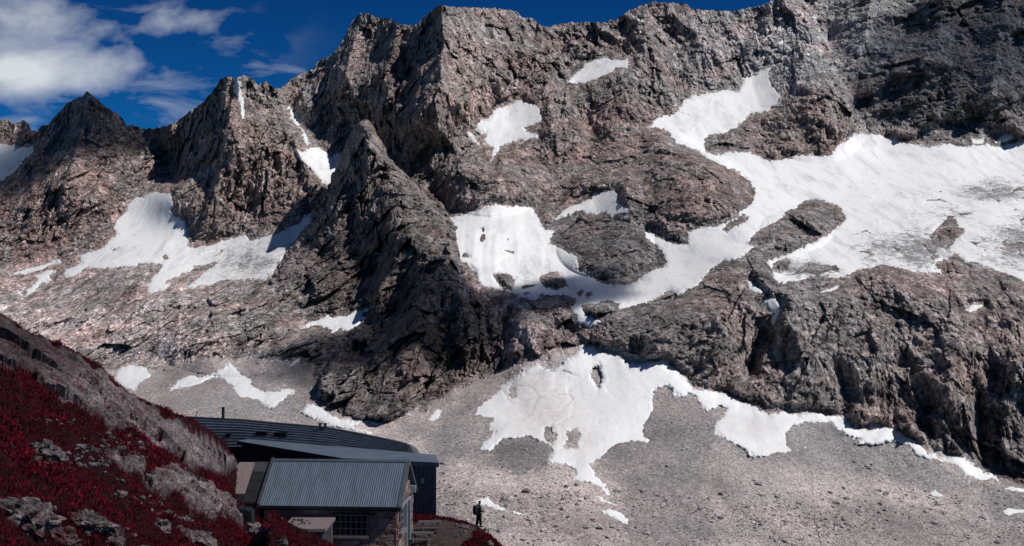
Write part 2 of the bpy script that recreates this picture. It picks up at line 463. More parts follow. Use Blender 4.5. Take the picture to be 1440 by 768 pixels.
SNOW.append(('snow_patch', 'snow patch second below the tip of the wide snowfield', Z(*Y6, 338,635,370,628,410,640,435,660,447,685,430,690,400,675,360,655), []))
SNOW.append(('snow_patch', 'lowest small snow patch at the bottom edge, centre right', Z(*Y6, 410,718,450,715,480,725,505,748,470,740), []))
SNOW.append(('snow_patch', 'slanting snow patch at the right foot of the dark pyramid buttress', Z(*Y5, 640,290,665,250,665,235,700,245,740,235,820,205,770,240,730,260,700,280,680,300,640,315), []))
SNOW.append(('snow_patch', 'snow patch on the scree right above the ridge of the long metal building', Z(*Y5, 170,265,190,240,240,245,270,275,320,290,380,298,430,290,480,290,508,290,480,305,400,312,360,315,380,330,440,340,430,355,390,345,330,325,280,320,240,295,200,280), []))
SNOW.append(('snow_patch', 'small snow streak between the metal building and the wide snowfield', Z(*Y5, 735,453,765,456,797,482,760,472), []))
SNOW.append(('snow_patch', 'long pointed snow strip right behind the standing hiker', Z(560,640,6, 610,410,660,380,720,360,760,342,762,375,850,420,930,450,1050,490,1110,503,1000,500,900,480,780,455,700,432), []))
SNOW.append(('snow_patch', 'large forked snow patch on the scree above the red hillside', [(231,551),(245,540),(267,527),(281,529),(295,527),(317,515),(324,511),(333,524),(350,530),(360,540),(375,547),(390,549),(409,546),(420,549),(401,561),(382,574),(367,568),(350,562),(335,560),(325,545),(310,532),(300,529),(280,540),(260,546)], []))
SNOW.append(('snow_patch', 'snow patch touching the skyline of the red hillside', [(160,533),(168,520),(172,517),(186,513),(199,517),(215,527),(199,540),(195,552),(178,548)], []))
SNOW.append(('snow_patch', 'ragged snow patch at the left foot of the dark pyramid buttress', Z(360,256,3, 185,620,230,590,300,560,325,575,400,555,450,540,490,510,518,508,500,525,460,550,440,575,480,570,440,600,410,632,360,622,305,648,320,625,250,605), []))
SNOW.append(('snow_patch', 'small snow scrap below the left foot of the dark pyramid buttress', Z(*Y5, 105,85,165,62,170,70,130,105), []))
SNOW.append(('snow_patch', 'thin diagonal snow streak on the lower left edge of the buttress', Z(*Y5, 245,120,325,58,322,72,270,112), []))
SNOW.append(('snow_patch', 'small flat snow patch among the crags below the glacier, far right', Z(1080,256,3, 820,540,860,515,915,515,890,535,850,552), []))
SNOW.append(('snow_patch', 'short snow strip on the cliff top under the glacier', Z(1080,256,3, 205,480,240,455,305,433,290,450), []))
SNOW.append(('snow_patch', 'snow-filled gully in the cliffs left of the rock lump', [(1068,424),(1080,420),(1093,420),(1100,428),(1097,440),(1087,460),(1082,470),(1083,452),(1088,442),(1080,430)], []))
SNOW.append(('snow_patch', 'little snow patch on the cliff rim beside the snow-filled gully', [(1050,393),(1057,396),(1073,409),(1070,414),(1053,406)], []))
SNOW.append(('snow_patch', 'small snow patch on the dark headwall just above the glacier, far right', [(1365,193),(1375,197),(1383,195),(1382,202),(1367,201)], []))
SNOW.append(('snow_patch', 'slanting small snow patch nearest the right edge above the glacier', [(1402,200),(1413,190),(1423,187),(1426,193),(1417,198)], []))
FLECKS = [(80,50,12),(88,6,3)]
rng = np.random.default_rng(5)
# ------------------------------------------------------------------ the mountain: skyline, macro relief, broken-rock relief
SKY = [(-160,150),(-60,172),(0,168),(12,165),(16,172),(28,170),(34,166),(40,172),(44,182),(52,184),(58,174),(66,175),(75,165),(88,150),(97,142),(110,136),(117,134),(121,128),(127,130),(134,136),(150,150),(168,160),(174,168),(178,175),(188,174),(196,179),(214,180),(232,177),(250,168),(268,155),(284,144),(300,126),(310,110),(318,106),(330,108),(345,104),(356,110),(362,118),(374,113),(380,118),(388,124),(396,122),(408,112),(420,104),(440,96),(446,86),(466,76),(478,62),(486,48),(494,30),(506,17),(520,18),(532,24),(548,25),(562,33),(580,34),(590,31),(598,20),(612,10),(622,6),(640,9),(655,9),(690,10),(716,12),(727,15),(734,24),(748,23),(760,34),(770,37),(784,33),(800,31),(826,30),(848,31),(866,26),(884,14),(900,6),(918,2),(944,3),(966,4),(972,11),(990,13),(1010,13),(1030,15),(1050,10),(1072,6),(1090,-2),(1110,-14),(1160,-40),(1250,-60),(1440,-72),(1600,-80)]
CTRL = [(-160,820,740),(200,820,740),(500,820,705),(720,820,690),(1000,820,715),(1250,820,770),(1600,820,820),
 (-160,700,850),(200,700,850),(500,700,830),(720,700,810),(1000,700,840),(1250,700,905),(1600,760,900),
 (-160,620,960),(200,620,950),(500,620,920),(720,620,905),(1000,620,930),(850,490,1060),(1000,553,1010),(1190,587,1005),(1380,662,955),(1600,745,920),
 (850,440,1110),(960,415,1130),(1060,372,1175),(1180,402,1130),(1300,398,1140),(1440,412,1130),(1600,420,1130),(1100,480,1070),(1300,500,1055),(1440,520,1030),(1200,540,1025),(1440,610,985),
 (640,360,1300),(700,300,1480),(800,420,1180),(900,400,1210),(960,370,1250),(1020,300,1400),(1000,210,1720),(1060,130,1930),(1100,240,1640),(1250,300,1430),(1400,300,1430),(1250,210,1760),(1420,215,1760),(1600,210,1760),(1600,320,1400),(1150,340,1300),(1350,370,1220),
 (640,285,1540),(760,285,1560),(700,190,1770),(740,160,1830),(840,100,1960),(840,200,1720),(860,260,1560),(960,90,1990),(960,250,1540),(620,10,2120),(640,150,1820),(770,40,2150),(910,0,2200),(1090,0,2200),(1250,-60,2200),(1440,-70,2150),(1600,-80,2150),(1250,100,1910),(1440,100,1890),(1150,150,1850),
 (510,20,2200),(500,120,2020),(560,200,1850),(460,230,1830),(395,125,2060),(340,105,1950),(340,200,1840),(340,330,1700),(250,280,1760),(430,280,1740),(125,130,2100),(100,250,1940),(60,370,1700),(0,170,2200),(-160,150,2200),(-160,380,1700),(200,180,2080),(230,230,1980),(210,300,1790),(280,350,1670),(150,380,1610),(420,330,1640),(350,390,1510),(100,440,1470),(250,430,1400),(100,520,1240),(200,500,1240),(300,480,1270),(400,430,1350),(200,560,1080),(350,540,1100),(450,520,1110),(430,570,1020),(-160,480,1350),
 (560,480,1190),(640,480,1160),(720,480,1110),(780,500,1050),(700,560,1000),(820,560,1000),(520,320,1560)]
# crests (metres towards the viewer, half-width left and right of the line in photo pixels)
RIDGE = [([(620,4),(625,67),(617,123),(593,152),(573,187),(547,225)], 230, 78, 150),
 ([(340,104),(334,150),(318,210),(292,330)], 60, 60, 55), ([(385,120),(402,165),(424,225),(452,292)], 55, 48, 36),
 ([(366,150),(372,220),(365,320)], 40, 30, 30),
 ([(125,130),(112,190),(96,260),(60,350)], 75, 85, 70), ([(130,140),(165,195),(205,255)], 40, 40, 50),
 ([(510,18),(492,80),(478,140),(440,195)], 60, 50, 65), ([(560,34),(548,90),(530,150)], 45, 40, 30),
 ([(600,232),(650,250),(700,255),(755,250)], 55, 30, 45),
 ([(690,20),(700,80),(690,140)], 45, 40, 55), ([(735,25),(745,90),(772,140),(795,240)], 45, 45, 60),
 ([(910,2),(905,70),(880,130),(890,190)], 60, 60, 70), ([(960,6),(985,60),(1010,110)], 40, 45, 40),
 ([(1100,0),(1130,80),(1150,150),(1135,205)], 60, 60, 80), ([(1230,-40),(1215,60),(1180,160)], 60, 60, 50),
 ([(1330,-60),(1320,60),(1280,190)], 55, 60, 60), ([(1420,-60),(1400,80),(1390,190)], 50, 60, 60),
 ([(895,200),(950,215),(1010,245),(1050,275)], 60, 30, 75), ([(885,230),(880,280),(900,320)], 40, 40, 45),
 ([(1000,420),(1015,470),(985,530)], 26, 45, 55), ([(1075,400),(1120,470),(1150,575)], 30, 60, 40), ([(960,430),(930,470),(900,500)], 30, 40, 40),
 ([(1260,440),(1225,510),(1235,600)], 24, 50, 70), ([(1370,440),(1330,520),(1350,630)], 24, 60, 45),
 ([(330,430),(280,470),(210,500)], 30, 35, 40), ([(400,440),(330,480),(260,520)], 30, 30, 35), ([(760,440),(740,480),(700,530)], 30, 40, 40)]
GULLY = [([(1165,490),(1190,540),(1195,585)], 20, 22, 16), ([(1085,440),(1060,500),(1050,540)], 22, 14, 14), ([(1310,560),(1300,590),(1320,630)], 16, 16, 14),
 ([(1372,530),(1380,590),(1385,660)], 20, 15, 14), ([(400,125),(425,190)], 40, 20, 20), ([(560,60),(575,110),(560,180)], 40, 26, 20), ([(1250,40),(1200,130),(1225,160)], 40, 24, 24),
 ([(1160,20),(1170,90)], 25, 20, 20), ([(820,130),(835,200),(815,250)], 30, 24, 24), ([(235,190),(240,270)], 55, 22, 14)]
DOME = [(852,350,70,42,45),(970,262,66,50,36),(1120,324,52,30,28),(690,255,85,50,50),(510,80,60,70,30),(820,440,45,22,14),(730,440,70,40,20),(1150,180,70,50,30),(330,480,120,50,26)]
SCREE = [(140,522),(200,524),(260,508),(330,507),(400,502),(440,520),(450,560),(480,585),(560,590),(600,575),(640,548),(700,522),(760,502),(820,482),(850,492),(940,514),(1000,555),(1060,579),(1190,589),(1210,604),(1290,624),(1380,664),(1440,687),(1640,745),(1640,1000),(-200,1000),(-200,560)]
LEDGE = [[(1090,400),(1180,392),(1300,384),(1400,388),(1450,400),(1440,418),(1330,410),(1250,420),(1150,415)], [(650,400),(700,412),(760,424),(800,440),(790,470),(740,500),(690,500),(670,450)], [(0,395),(80,372),(230,380),(210,420),(150,440),(60,440),(0,430)], [(1330,470),(1440,455),(1500,470),(1440,490),(1350,500)]]
ctrl = RBF([(a, b * 1.25) for a, b, d in CTRL], [d for a, b, d in CTRL], 26.0)
def bumps(u, v):
    o = np.zeros(u.shape)
    for pts, A, wl, wr in RIDGE:
        d, s, t = line_dist(pts, u, v)
        wd = np.where(s > 0, wl, wr)
        tap = sstep(0, .35, 1 - t)
        if pts[0][1] > np.interp(pts[0][0], [p[0] for p in SKY], [p[1] for p in SKY]) + 20:
            tap = tap * sstep(0, .3, t)
        o += A * tap * np.clip(1 - d / wd, 0, 1) ** 1.25
    for pts, A, wl, wr in GULLY:
        d, s, t = line_dist(pts, u, v)
        o -= A * sstep(0, .3, t) * sstep(0, .3, 1 - t) * np.clip(1 - d / wl, 0, 1)
    for a, b, ru, rv, A in DOME:
        q = ((u - a) / ru) ** 2 + ((v - b) / rv) ** 2
        o += A * np.clip(1 - q, 0, 1) ** 0.8
    return o
def wall_rows(u, v, D):
    return np.stack([D * (u - 720) / F, D, D * (VH - v) / F], 1)
def rot_noise_coords(P, ang, stretch):
    """coordinates in the wall plane turned so that the grain runs along ang (degrees from horizontal) and is stretched"""
    c, s = math.cos(R(ang)), math.sin(R(ang))
    a = P[:, 0] * c + P[:, 2] * s
    b = -P[:, 0] * s + P[:, 2] * c
    return np.stack([a / stretch, P[:, 1] * 0.12, b], 1).astype(np.float32)
GRAIN = [(84, 1.8), (18, 2.0), (54, 2.2)]            # ribs down the fall line, gently dipping beds, steep slabs
def grain_weights(u, v):
    # which structure dominates where
    g = [np.zeros(u.shape) for _ in GRAIN]
    for a, b, r, k, wt in [(120,250,170,0,1),(350,220,130,0,1.2),(560,130,160,0,1.2),(520,380,130,2,.7),(640,180,90,0,1),(760,150,110,0,.8),(900,80,140,0,.8),(960,270,110,1,1.4),(860,350,90,1,1.4),(1130,320,70,0,1),(1130,90,120,0,.7),(1350,100,170,1,1.7),(1100,480,120,2,1.2),(900,470,90,1,1),(1300,520,170,0,.9),(1400,450,150,2,.8),(200,470,170,2,1.6),(400,480,120,2,1.5),(700,450,100,0,.6),(700,255,90,1,.9)]:
        g[k] = g[k] + wt * np.exp(-(((u - a) / r) ** 2 + ((v - b) / r) ** 2))
    t = sum(x ** 2 for x in g) + 1e-6
    return [x ** 2 / t for x in g]
def rock_relief(P, u, v):
    """zero-mean relief in metres of broken alpine rock at the points P"""
    Pw = P + 6 * np.stack([fbm(P / 70 + 3, 3, 41), fbm(P / 70 + 40, 3, 42), fbm(P / 70 + 80, 3, 43)], 1)
    out = np.zeros(len(P))
    for (ang, st), wgt, k in zip(GRAIN, grain_weights(u, v), range(3)):
        m = wgt > 0.03
        if not m.any():
            continue
        q = rot_noise_coords(Pw[m], ang, st)
        r = 24 * (ridged(q / 85, 4, 300 + k * 20, 0.55) - 0.75)
        r += 17 * facet(q / 46, 11 + k, 1.0) + 8.5 * facet(q / 18, 21 + k, 1.0, 0.1) + 4.4 * facet(q / 8, 31 + k, 1.1, 0.25) + 2.3 * facet(q / 3.7, 51 + k, 1.2, 0.3)
        out[m] += r * wgt[m]
    out *= 0.55 + 0.8 * sstep(-.35, .4, fbm(P / 170 + 5, 2, 95))
    out += 5.0 * fbm(P / 12, 3, 91, 0.6)
    return out
def rock_tint(u, v, P):
    base = np.array([0.198, 0.180, 0.176])
    col = np.tile(base, (len(u), 1))
    for a, b, ru, rv, c, k in [(110,435,200,70,(.56,.49,.475),1),(240,480,130,60,(.48,.42,.41),.9),(60,270,130,110,(.25,.19,.178),.9),(330,230,120,130,(.235,.19,.175),.9),(670,130,60,110,(.27,.225,.205),.8),(850,220,130,90,(.215,.18,.17),.7),(1130,60,170,110,(.30,.30,.31),.9),(1370,90,170,120,(.155,.16,.17),1),(1130,180,80,50,(.23,.19,.175),.8),(860,350,90,55,(.12,.115,.12),1),(1000,260,80,60,(.185,.16,.152),.8),(1250,520,220,100,(.29,.255,.245),.9),(980,470,110,80,(.215,.195,.19),.8),(530,390,115,150,(.118,.099,.092),1),(620,500,100,95,(.125,.105,.098),1),(560,120,40,110,(.15,.13,.125),.8),(1100,430,120,40,(.25,.235,.23),.6),(420,150,60,60,(.19,.185,.185),.7),(350,470,100,50,(.25,.235,.23),.8),(360,370,60,30,(.27,.275,.285),.8)]:  # dark tint of the middle knob also deepens the cloud shadow on it
        wt = np.clip(k * np.exp(-(((u - a) / ru) ** 2 + ((v - b) / rv) ** 2) * 1.3), 0, 1)[:, None]
        col = col * (1 - wt) + np.array(c) * wt
    col = col * 1.5
    # dark water streaks down the lower cliff, pale frost on the high ledges
    st = fbm(np.stack([P[:, 0] / 5.5, P[:, 1] * 0.002, P[:, 2] / 55], 1), 3, 901, 0.6)
    reg = np.exp(-(((u - 1260) / 210) ** 2 + ((v - 545) / 75) ** 2))
    col = col * (1 - 0.62 * reg * sstep(0.08, 0.42, st))[:, None]
    fr = sstep(0.12, 0.5, fbm(P / 9, 4, 911, 0.7))
    reg = 0
    for a, b, ru, rv, k in [(1130,40,120,70,.8),(1250,60,80,70,.5),(365,118,26,16,1),(640,40,30,40,.5),(700,40,60,30,.4),(1030,80,60,30,.5),(430,150,50,50,.45),(960,30,60,30,.35),(230,235,16,14,1)]:
        reg = np.maximum(reg, k * np.exp(-(((u - a) / ru) ** 2 + ((v - b) / rv) ** 2)))
    fr = (fr * reg)[:, None]
    col = col * (1 - fr) + 0.62 * fr
    return np.minimum(col, 0.8)
# grid: columns by bearing, rows from the skyline down
STEP = 1.42
us = np.arange(-110, 1551, STEP)
vt = np.interp(us, [p[0] for p in SKY], [p[1] for p in SKY])
l1 = np.stack([us / 9, us * 0, us * 0], 1)
vt = vt - 3.0 * np.abs(fbm(l1, 4, 7, 0.6)) - 1.5 * np.floor(2 * fbm(l1 * 1.7 + 5, 2, 8)) * 0.6 + 1.5
NR = 545
tt = np.linspace(0, 1, NR)
U = np.repeat(us[None, :], NR, 0)
Vv = vt[None, :] + tt[:, None] * (815 - vt[None, :])
u, v = U.ravel(), Vv.ravel()
D0 = ctrl(np.stack([u, v * 1.25], 1)) - bumps(u, v)
# outlines of the snow, roughened
q = np.stack([u / 26, v / 26, u * 0], 1)
wob_u = 4.0 * fbm(q, 3, 201) + 3.0 * fbm(q * 5.1, 3, 205, 0.75)
wob_v = 4.0 * fbm(q + 31, 3, 211) + 3.0 * fbm(q * 5.1 + 31, 3, 215, 0.75)
snow_sd = []
sd_all = np.full(u.shape, -40.0)
for nm, lab, outl, holes in SNOW:
    small = min(1.0, np.ptp([p[1] for p in outl]) / 60 + 0.25)
    uu, vw = u + wob_u * small, v + wob_v * small
    s = sd_poly(outl, uu, vw)
    for h in holes:
        s = np.minimum(s, -sd_poly(h, uu, vw))
    snow_sd.append(s)
    sd_all = np.maximum(sd_all, s)
low_u, low_v = 12 * fbm(q, 2, 201), 9 * fbm(q + 31, 2, 211)
scr = sd_poly(SCREE, u + low_u, v + low_v, 60)
ledge = np.zeros(u.shape)
for L in LEDGE:
    ledge = np.maximum(ledge, sstep(-12, 12, sd_poly(L, u + low_u, v + low_v)))
P0 = wall_rows(u, v, D0)
k_snow = sstep(14, -1, sd_all)                    # 1 on bare rock, 0 under snow
k_scr = sstep(10, -14, scr)
relief = rock_relief(P0, u, v)
amp = (0.025 + 0.06 * sstep(9, 0, sd_all) + 0.915 * sstep(1.0, -15, sd_all)) * (0.035 + 0.965 * k_scr) * (1 - 0.5 * ledge)
scree_wave = 7 * fbm(P0 * np.array([1 / 90, 1 / 160, 1 / 90]), 4, 401, 0.55) + 1.1 * fbm(P0 / 7, 3, 411, 0.6)
swell = 5.0 * fbm(P0 / 130, 3, 601) * sstep(-10, 10, sd_all)
rise = 9 * sstep(-1, -14, sd_all) * (sd_all > -39) + 9 * (sd_all <= -39)
rise = (rise - 9) * k_scr
D0 = D0 - swell - rise
Dm = D0 - relief * amp - scree_wave * (1 - k_scr) * sstep(12, 0, sd_all)
Pm = wall_rows(u, v, Dm)
tint = rock_tint(u, v, P0)
scol = np.array([0.42, 0.378, 0.372]) * np.ones((len(u), 1))
for a, b, ru, rv, c, k in [(1000,620,110,60,(.225,.215,.215),.9),(1180,640,120,45,(.21,.20,.20),.9),(990,700,70,80,(.225,.21,.205),.8),(740,620,60,40,(.19,.185,.185),.9),(1200,735,160,30,(.235,.21,.205),.8),(1400,720,60,60,(.22,.21,.21),.7),(620,680,120,90,(.335,.30,.292),.8),(800,730,140,60,(.335,.295,.285),.8),(1100,690,120,25,(.34,.315,.31),.7),(350,560,140,50,(.255,.24,.238),.8),(650,580,60,30,(.22,.21,.208),.8)]:
    wt = np.clip(k * np.exp(-(((u - a) / ru) ** 2 + ((v - b) / rv) ** 2) * 1.3), 0, 1)[:, None]
    scol = scol * (1 - wt) + np.array(c) * 1.2 * wt
fan = fbm(np.stack([P0[:, 0] / 60 + P0[:, 2] / 90, P0[:, 1] / 260, P0[:, 2] / 120], 1), 4, 421, 0.6)
scol = scol * (1 + 0.42 * np.clip(fan, -1, 1))[:, None] * np.array([1.0, 0.985, 0.98])
for L, c in [([(915,545),(960,545),(1000,575),(1010,600),(985,660),(1010,780),(880,780),(872,700),(850,662),(838,632),(880,622)], (.255,.238,.236)), ([(1085,600),(1150,592),(1200,592),(1290,628),(1385,690),(1300,692),(1200,662),(1100,642)], (.25,.24,.24)),
             ([(1165,704),(1260,706),(1340,730),(1445,748),(1560,790),(1560,830),(1185,830)], (.27,.245,.24)), ([(688,622),(735,610),(775,630),(772,658),(725,670),(690,652)], (.17,.165,.166)), ([(555,592),(690,598),(684,640),(620,646)], (.27,.255,.253)), ([(1380,690),(1460,700),(1460,745),(1400,735)], (.24,.235,.235)), ([(230,560),(330,545),(420,560),(430,585),(300,590)], (.30,.285,.283))]:
    wt = 0.85 * sstep(-7, 9, sd_poly(L, u + 2.5 * wob_u, v + 2.5 * wob_v))[:, None]
    scol = scol * (1 - wt) + np.array(c) * wt
kk = np.clip(np.maximum(1 - k_scr, ledge * 0.85), 0, 1)[:, None]
col = tint * (1 - kk) + scol * kk
NC = len(us)
ix = np.arange(NR * NC).reshape(NR, NC)
Q = np.stack([ix[:-1, :-1], ix[1:, :-1], ix[1:, 1:], ix[:-1, 1:]], -1).reshape(-1, 4)
qu, qv = u[Q].mean(1), v[Q].mean(1)
q_scr = scr[Q].mean(1) > -2
left_pk = sd_poly([(-200,-200),(225,-200),(230,260),(180,300),(120,360),(0,390),(-200,390)], qu, qv) > 0
mid_pk = sd_poly([(225,-200),(397,-200),(397,130),(425,215),(470,275),(440,310),(360,335),(270,350),(240,270),(225,200)], qu, qv) > 0
region = np.where(q_scr, 1, np.where(left_pk, 2, np.where(mid_pk, 3, 0)))
for r, nm, mt in [(0, 'mountain_wall', M_rock), (1, 'scree_slope', M_scree), (2, 'left_peak', M_rock), (3, 'second_peak', M_rock)]:
    a, b, c = submesh(Pm, Q[region == r], col)
    tag(mesh_np(nm, a, b, mt, c), kind='structure')
# the far side of the crest, a plain rock slope falling away behind
back = []
for k_, (dd, dz) in enumerate([(0, 0), (60, -40), (260, -210), (900, -700)]):
    a = Pm[:NC].copy()
    a[:, 1] += dd
    a[:, 0] *= 1 + dd / 2200
    a[:, 2] += dz + (25 * fbm(a / 80, 3, 500) if dz else 0)
    back.append(a)
ib = np.arange(4 * NC).reshape(4, NC)
QB = np.stack([ib[:-1, 1:], ib[1:, 1:], ib[1:, :-1], ib[:-1, :-1]], -1).reshape(-1, 4)
tag(mesh_np('mountain_back_slope', np.concatenate(back), QB, M_rock, np.tile([[.19, .17, .165]], (4 * NC, 1))), kind='structure')

# ---- snow lying on it
DIRT = [(1340,300,150,75,.55),(1440,340,80,60,.85),(1130,380,60,22,.8),(1300,350,75,45,.85),(1400,270,90,28,.85),(1420,345,90,45,.8),(1240,350,60,40,.8),(1150,385,60,18,.8),(350,370,90,50,.72),(1290,240,60,14,.35),(960,160,70,25,.45),(705,360,40,60,.4),(740,540,70,60,.35),(790,560,60,60,.4),(1330,300,130,30,.6),(740,395,20,30,.6),(880,420,80,20,.3)]
PINK = [(770,580,60,60,1.0),(740,540,50,40,.8),(1060,600,80,30,.5),(1120,630,60,20,.5),(720,300,60,30,.3),(820,620,30,40,.6),(350,375,80,40,.5)]
dirt = np.zeros(u.shape)
for a, b, ru, rv, k in DIRT:
    dirt = np.maximum(dirt, k * np.exp(-(((u - a) / ru) ** 2 + ((v - b) / rv) ** 2)))
pink = np.zeros(u.shape)
for a, b, ru, rv, k in PINK:
    pink = np.maximum(pink, k * np.exp(-(((u - a) / ru) ** 2 + ((v - b) / rv) ** 2)))
swell = 0.8 * fbm(P0 / 30, 3, 611) * (1 + 1.5 * dirt)
crev = dirt * 4.6 * facet(rot_noise_coords(P0, 15, 2.5) / 12, 71, 0.9, 0.4)
flute = 4.0 * fbm(np.stack([P0[:, 0] / 11, P0[:, 1] / 400, P0[:, 2] / 400], 1), 2, 621) * np.exp(-(((u - 690) / 90) ** 2 + ((v - 340) / 60) ** 2))
rockk = relief * 0.085
fray = fbm(P0 / 6, 3, 631, 0.65)
qf = np.stack([u / 13, v / 8, u * 0], 1)
freg = np.zeros(u.shape)
for a, b, ru, rv, k in [(700,90,120,70,.7),(900,60,150,50,.8),(1060,60,120,60,1),(1180,40,120,60,1),(1250,120,120,80,.7),(560,110,60,60,.7),(430,140,60,50,.8),(820,230,90,60,.5),(1330,60,120,60,.5),(1000,260,60,40,.5),(80,400,120,30,.8),(150,430,120,30,.6),(1180,420,150,25,.7),(300,520,120,40,.5),(950,470,60,40,.3)]:
    freg = np.maximum(freg, k * np.exp(-(((u - a) / ru) ** 2 + ((v - b) / rv) ** 2)))
fl = 9 * (fbm(qf, 4, 661, 0.6) - 1.0 + 0.42 * freg)
fl = np.where((sd_all < -5) & (scr < -4), fl, -9.0)
for (nm, lab, outl, holes), s in list(zip(SNOW, snow_sd)) + [(('snow_flecks', '', [], []), fl)]:
    off = np.where(s > 0, np.minimum(0.6 + s * 0.5, 2.2), s * 1.4 + 0.6)
    fall = sstep(-1, 8, s)
    off = off - 1.5 * np.clip(1 - s / 8, 0, 1) * (fray + 0.1)
    d_e = np.maximum(dirt, 0.62 * np.exp(-np.clip(s, 0, 99) / 5))
    Ds = (Dm - off if nm == 'snow_flecks' else D0 - (swell + crev + flute) * fall - off)
    mask = (s > -2.6)[Q].all(1)
    if not mask.any():
        continue
    a, b, c = submesh(wall_rows(u, v, Ds), Q[mask], np.stack([d_e, np.maximum(pink, 0.35 * d_e), dirt * 0], 1))
    o = mesh_np(nm, a, b, M_snow, c, smooth=True)
    if nm == 'snow_flecks':
        tag(o, 'tiny scattered snow flecks on ledges of the rock walls', None, None, 'stuff')
        continue
    tag(o, lab, 'glacier' if nm == 'glacier' else ('icefall' if nm == 'icefall' else 'snow'), 'snow lying on the mountain')

# ---- the dark pyramid buttress standing in front of the wall
BUT = [(513,183),(518,196),(530,215),(545,240),(562,257),(588,274),(612,298),(626,320),(634,352),(640,372),(662,408),(690,446),(708,486),(700,512),(650,547),(602,577),(560,592),(480,588),(442,556),(462,505),(498,462),(530,428),(500,426),(440,442),(404,424),(378,398),(392,384),(404,366),(430,332),(455,300),(470,272),(488,238),(500,205)]
BC = [(513,185,1600),(530,215,1590),(545,238,1570),(575,268,1505),(612,300,1430),(632,350,1290),(500,215,1640),(488,240,1660),(470,270,1650),(455,300,1625),(430,332,1600),(404,368,1530),(500,300,1545),(530,300,1490),(514,240,1590),(560,350,1345),(520,360,1420),(460,360,1520),(600,400,1215),(640,410,1205),(662,408,1215),(690,450,1140),(706,490,1100),(500,420,1300),(560,440,1190),(560,480,1125),(620,500,1075),(580,540,1020),(520,540,1050),(640,460,1130)]
low = [(700,512),(650,547),(602,577),(560,592),(520,591),(480,588),(442,556),(462,505),(498,462),(515,440),(440,442),(404,424),(378,398)]
dl = ctrl(np.array([(a, b * 1.25) for a, b in low])) - bumps(np.array([p[0] for p in low], float), np.array([p[1] for p in low], float))
BC = [p for p in BC if min(math.hypot(p[0] - a, p[1] - b) for a, b in low) > 16] + [(a, b, d + 2) for (a, b), d in zip(low, dl)]
bctrl = RBF([(a, b * 1.2) for a, b, d in BC], [d for a, b, d in BC], 20.0)
bu_s = np.arange(350, 735, STEP)
bv_s = np.arange(165, 615, STEP)
U2, V2 = np.meshgrid(bu_s, bv_s)
u2, v2 = U2.ravel(), V2.ravel()
q2 = np.stack([u2 / 18, v2 / 18, u2 * 0], 1)
wbb = 2 + 5 * sstep(190, 290, v2)
sdb = sd_poly(BUT, u2 + wbb * fbm(q2, 5, 701, 0.65), v2 + wbb * fbm(q2 + 9, 5, 705, 0.65))
D2 = bctrl(np.stack([u2, v2 * 1.2], 1))
for pts, A, wl, wr in [([(513,185),(520,240),(560,300),(600,340),(640,400),(690,470)], 30, 60, 44), ([(505,215),(470,300),(430,370)], 26, 35, 50), ([(560,300),(545,360),(530,420)], 22, 30, 30), ([(600,350),(600,430),(560,520),(530,580)], 26, 50, 50), ([(650,420),(660,480),(640,540)], 18, 30, 30), ([(480,350),(470,420)], 18, 26, 30)]:
    d, s, t = line_dist(pts, u2, v2)
    D2 -= A * np.clip(1 - d / np.where(s > 0, wl, wr), 0, 1) ** 1.2
for pts, A, wl in [([(540,340),(515,420)], 20, 18), ([(575,400),(560,440)], 24, 20), ([(500,300),(490,330)], 14, 14), ([(610,440),(630,520)], 14, 20)]:
    d, s, t = line_dist(pts, u2, v2)
    D2 += A * np.clip(1 - d / wl, 0, 1)
D2 += np.where(sdb < 6, 9 * ((6 - sdb) / 6) ** 2, 0)
P2 = wall_rows(u2, v2, D2)
rel2 = rock_relief(P2 * 1.1 + 700, u2, v2) * 1.1
P2w = P2 + 8 * np.stack([fbm(P2 / 40, 3, 721), fbm(P2 / 40 + 7, 3, 724), fbm(P2 / 40 + 17, 3, 727)], 1)
rel2 += 26 * facet(rot_noise_coords(P2w, 62, 1.7) / 44, 741, 1.1) + 13 * facet(rot_noise_coords(P2w, 30, 1.5) / 21, 745, 1.1, 0.2)
Pb = wall_rows(u2, v2, D2 - rel2 * (0.45 + 0.55 * sstep(-2, 8, sdb)) * (1 - 0.6 * sstep(540, 590, v2)))
i2 = np.arange(len(u2)).reshape(U2.shape)
Q2 = np.stack([i2[:-1, :-1], i2[1:, :-1], i2[1:, 1:], i2[:-1, 1:]], -1).reshape(-1, 4)
keep = (sdb > -15)[Q2].all(1)
a, b, c = submesh(Pb, Q2[keep], rock_tint(u2, v2, P2))
tag(mesh_np('rock_buttress', a, b, M_rock, c), kind='structure')
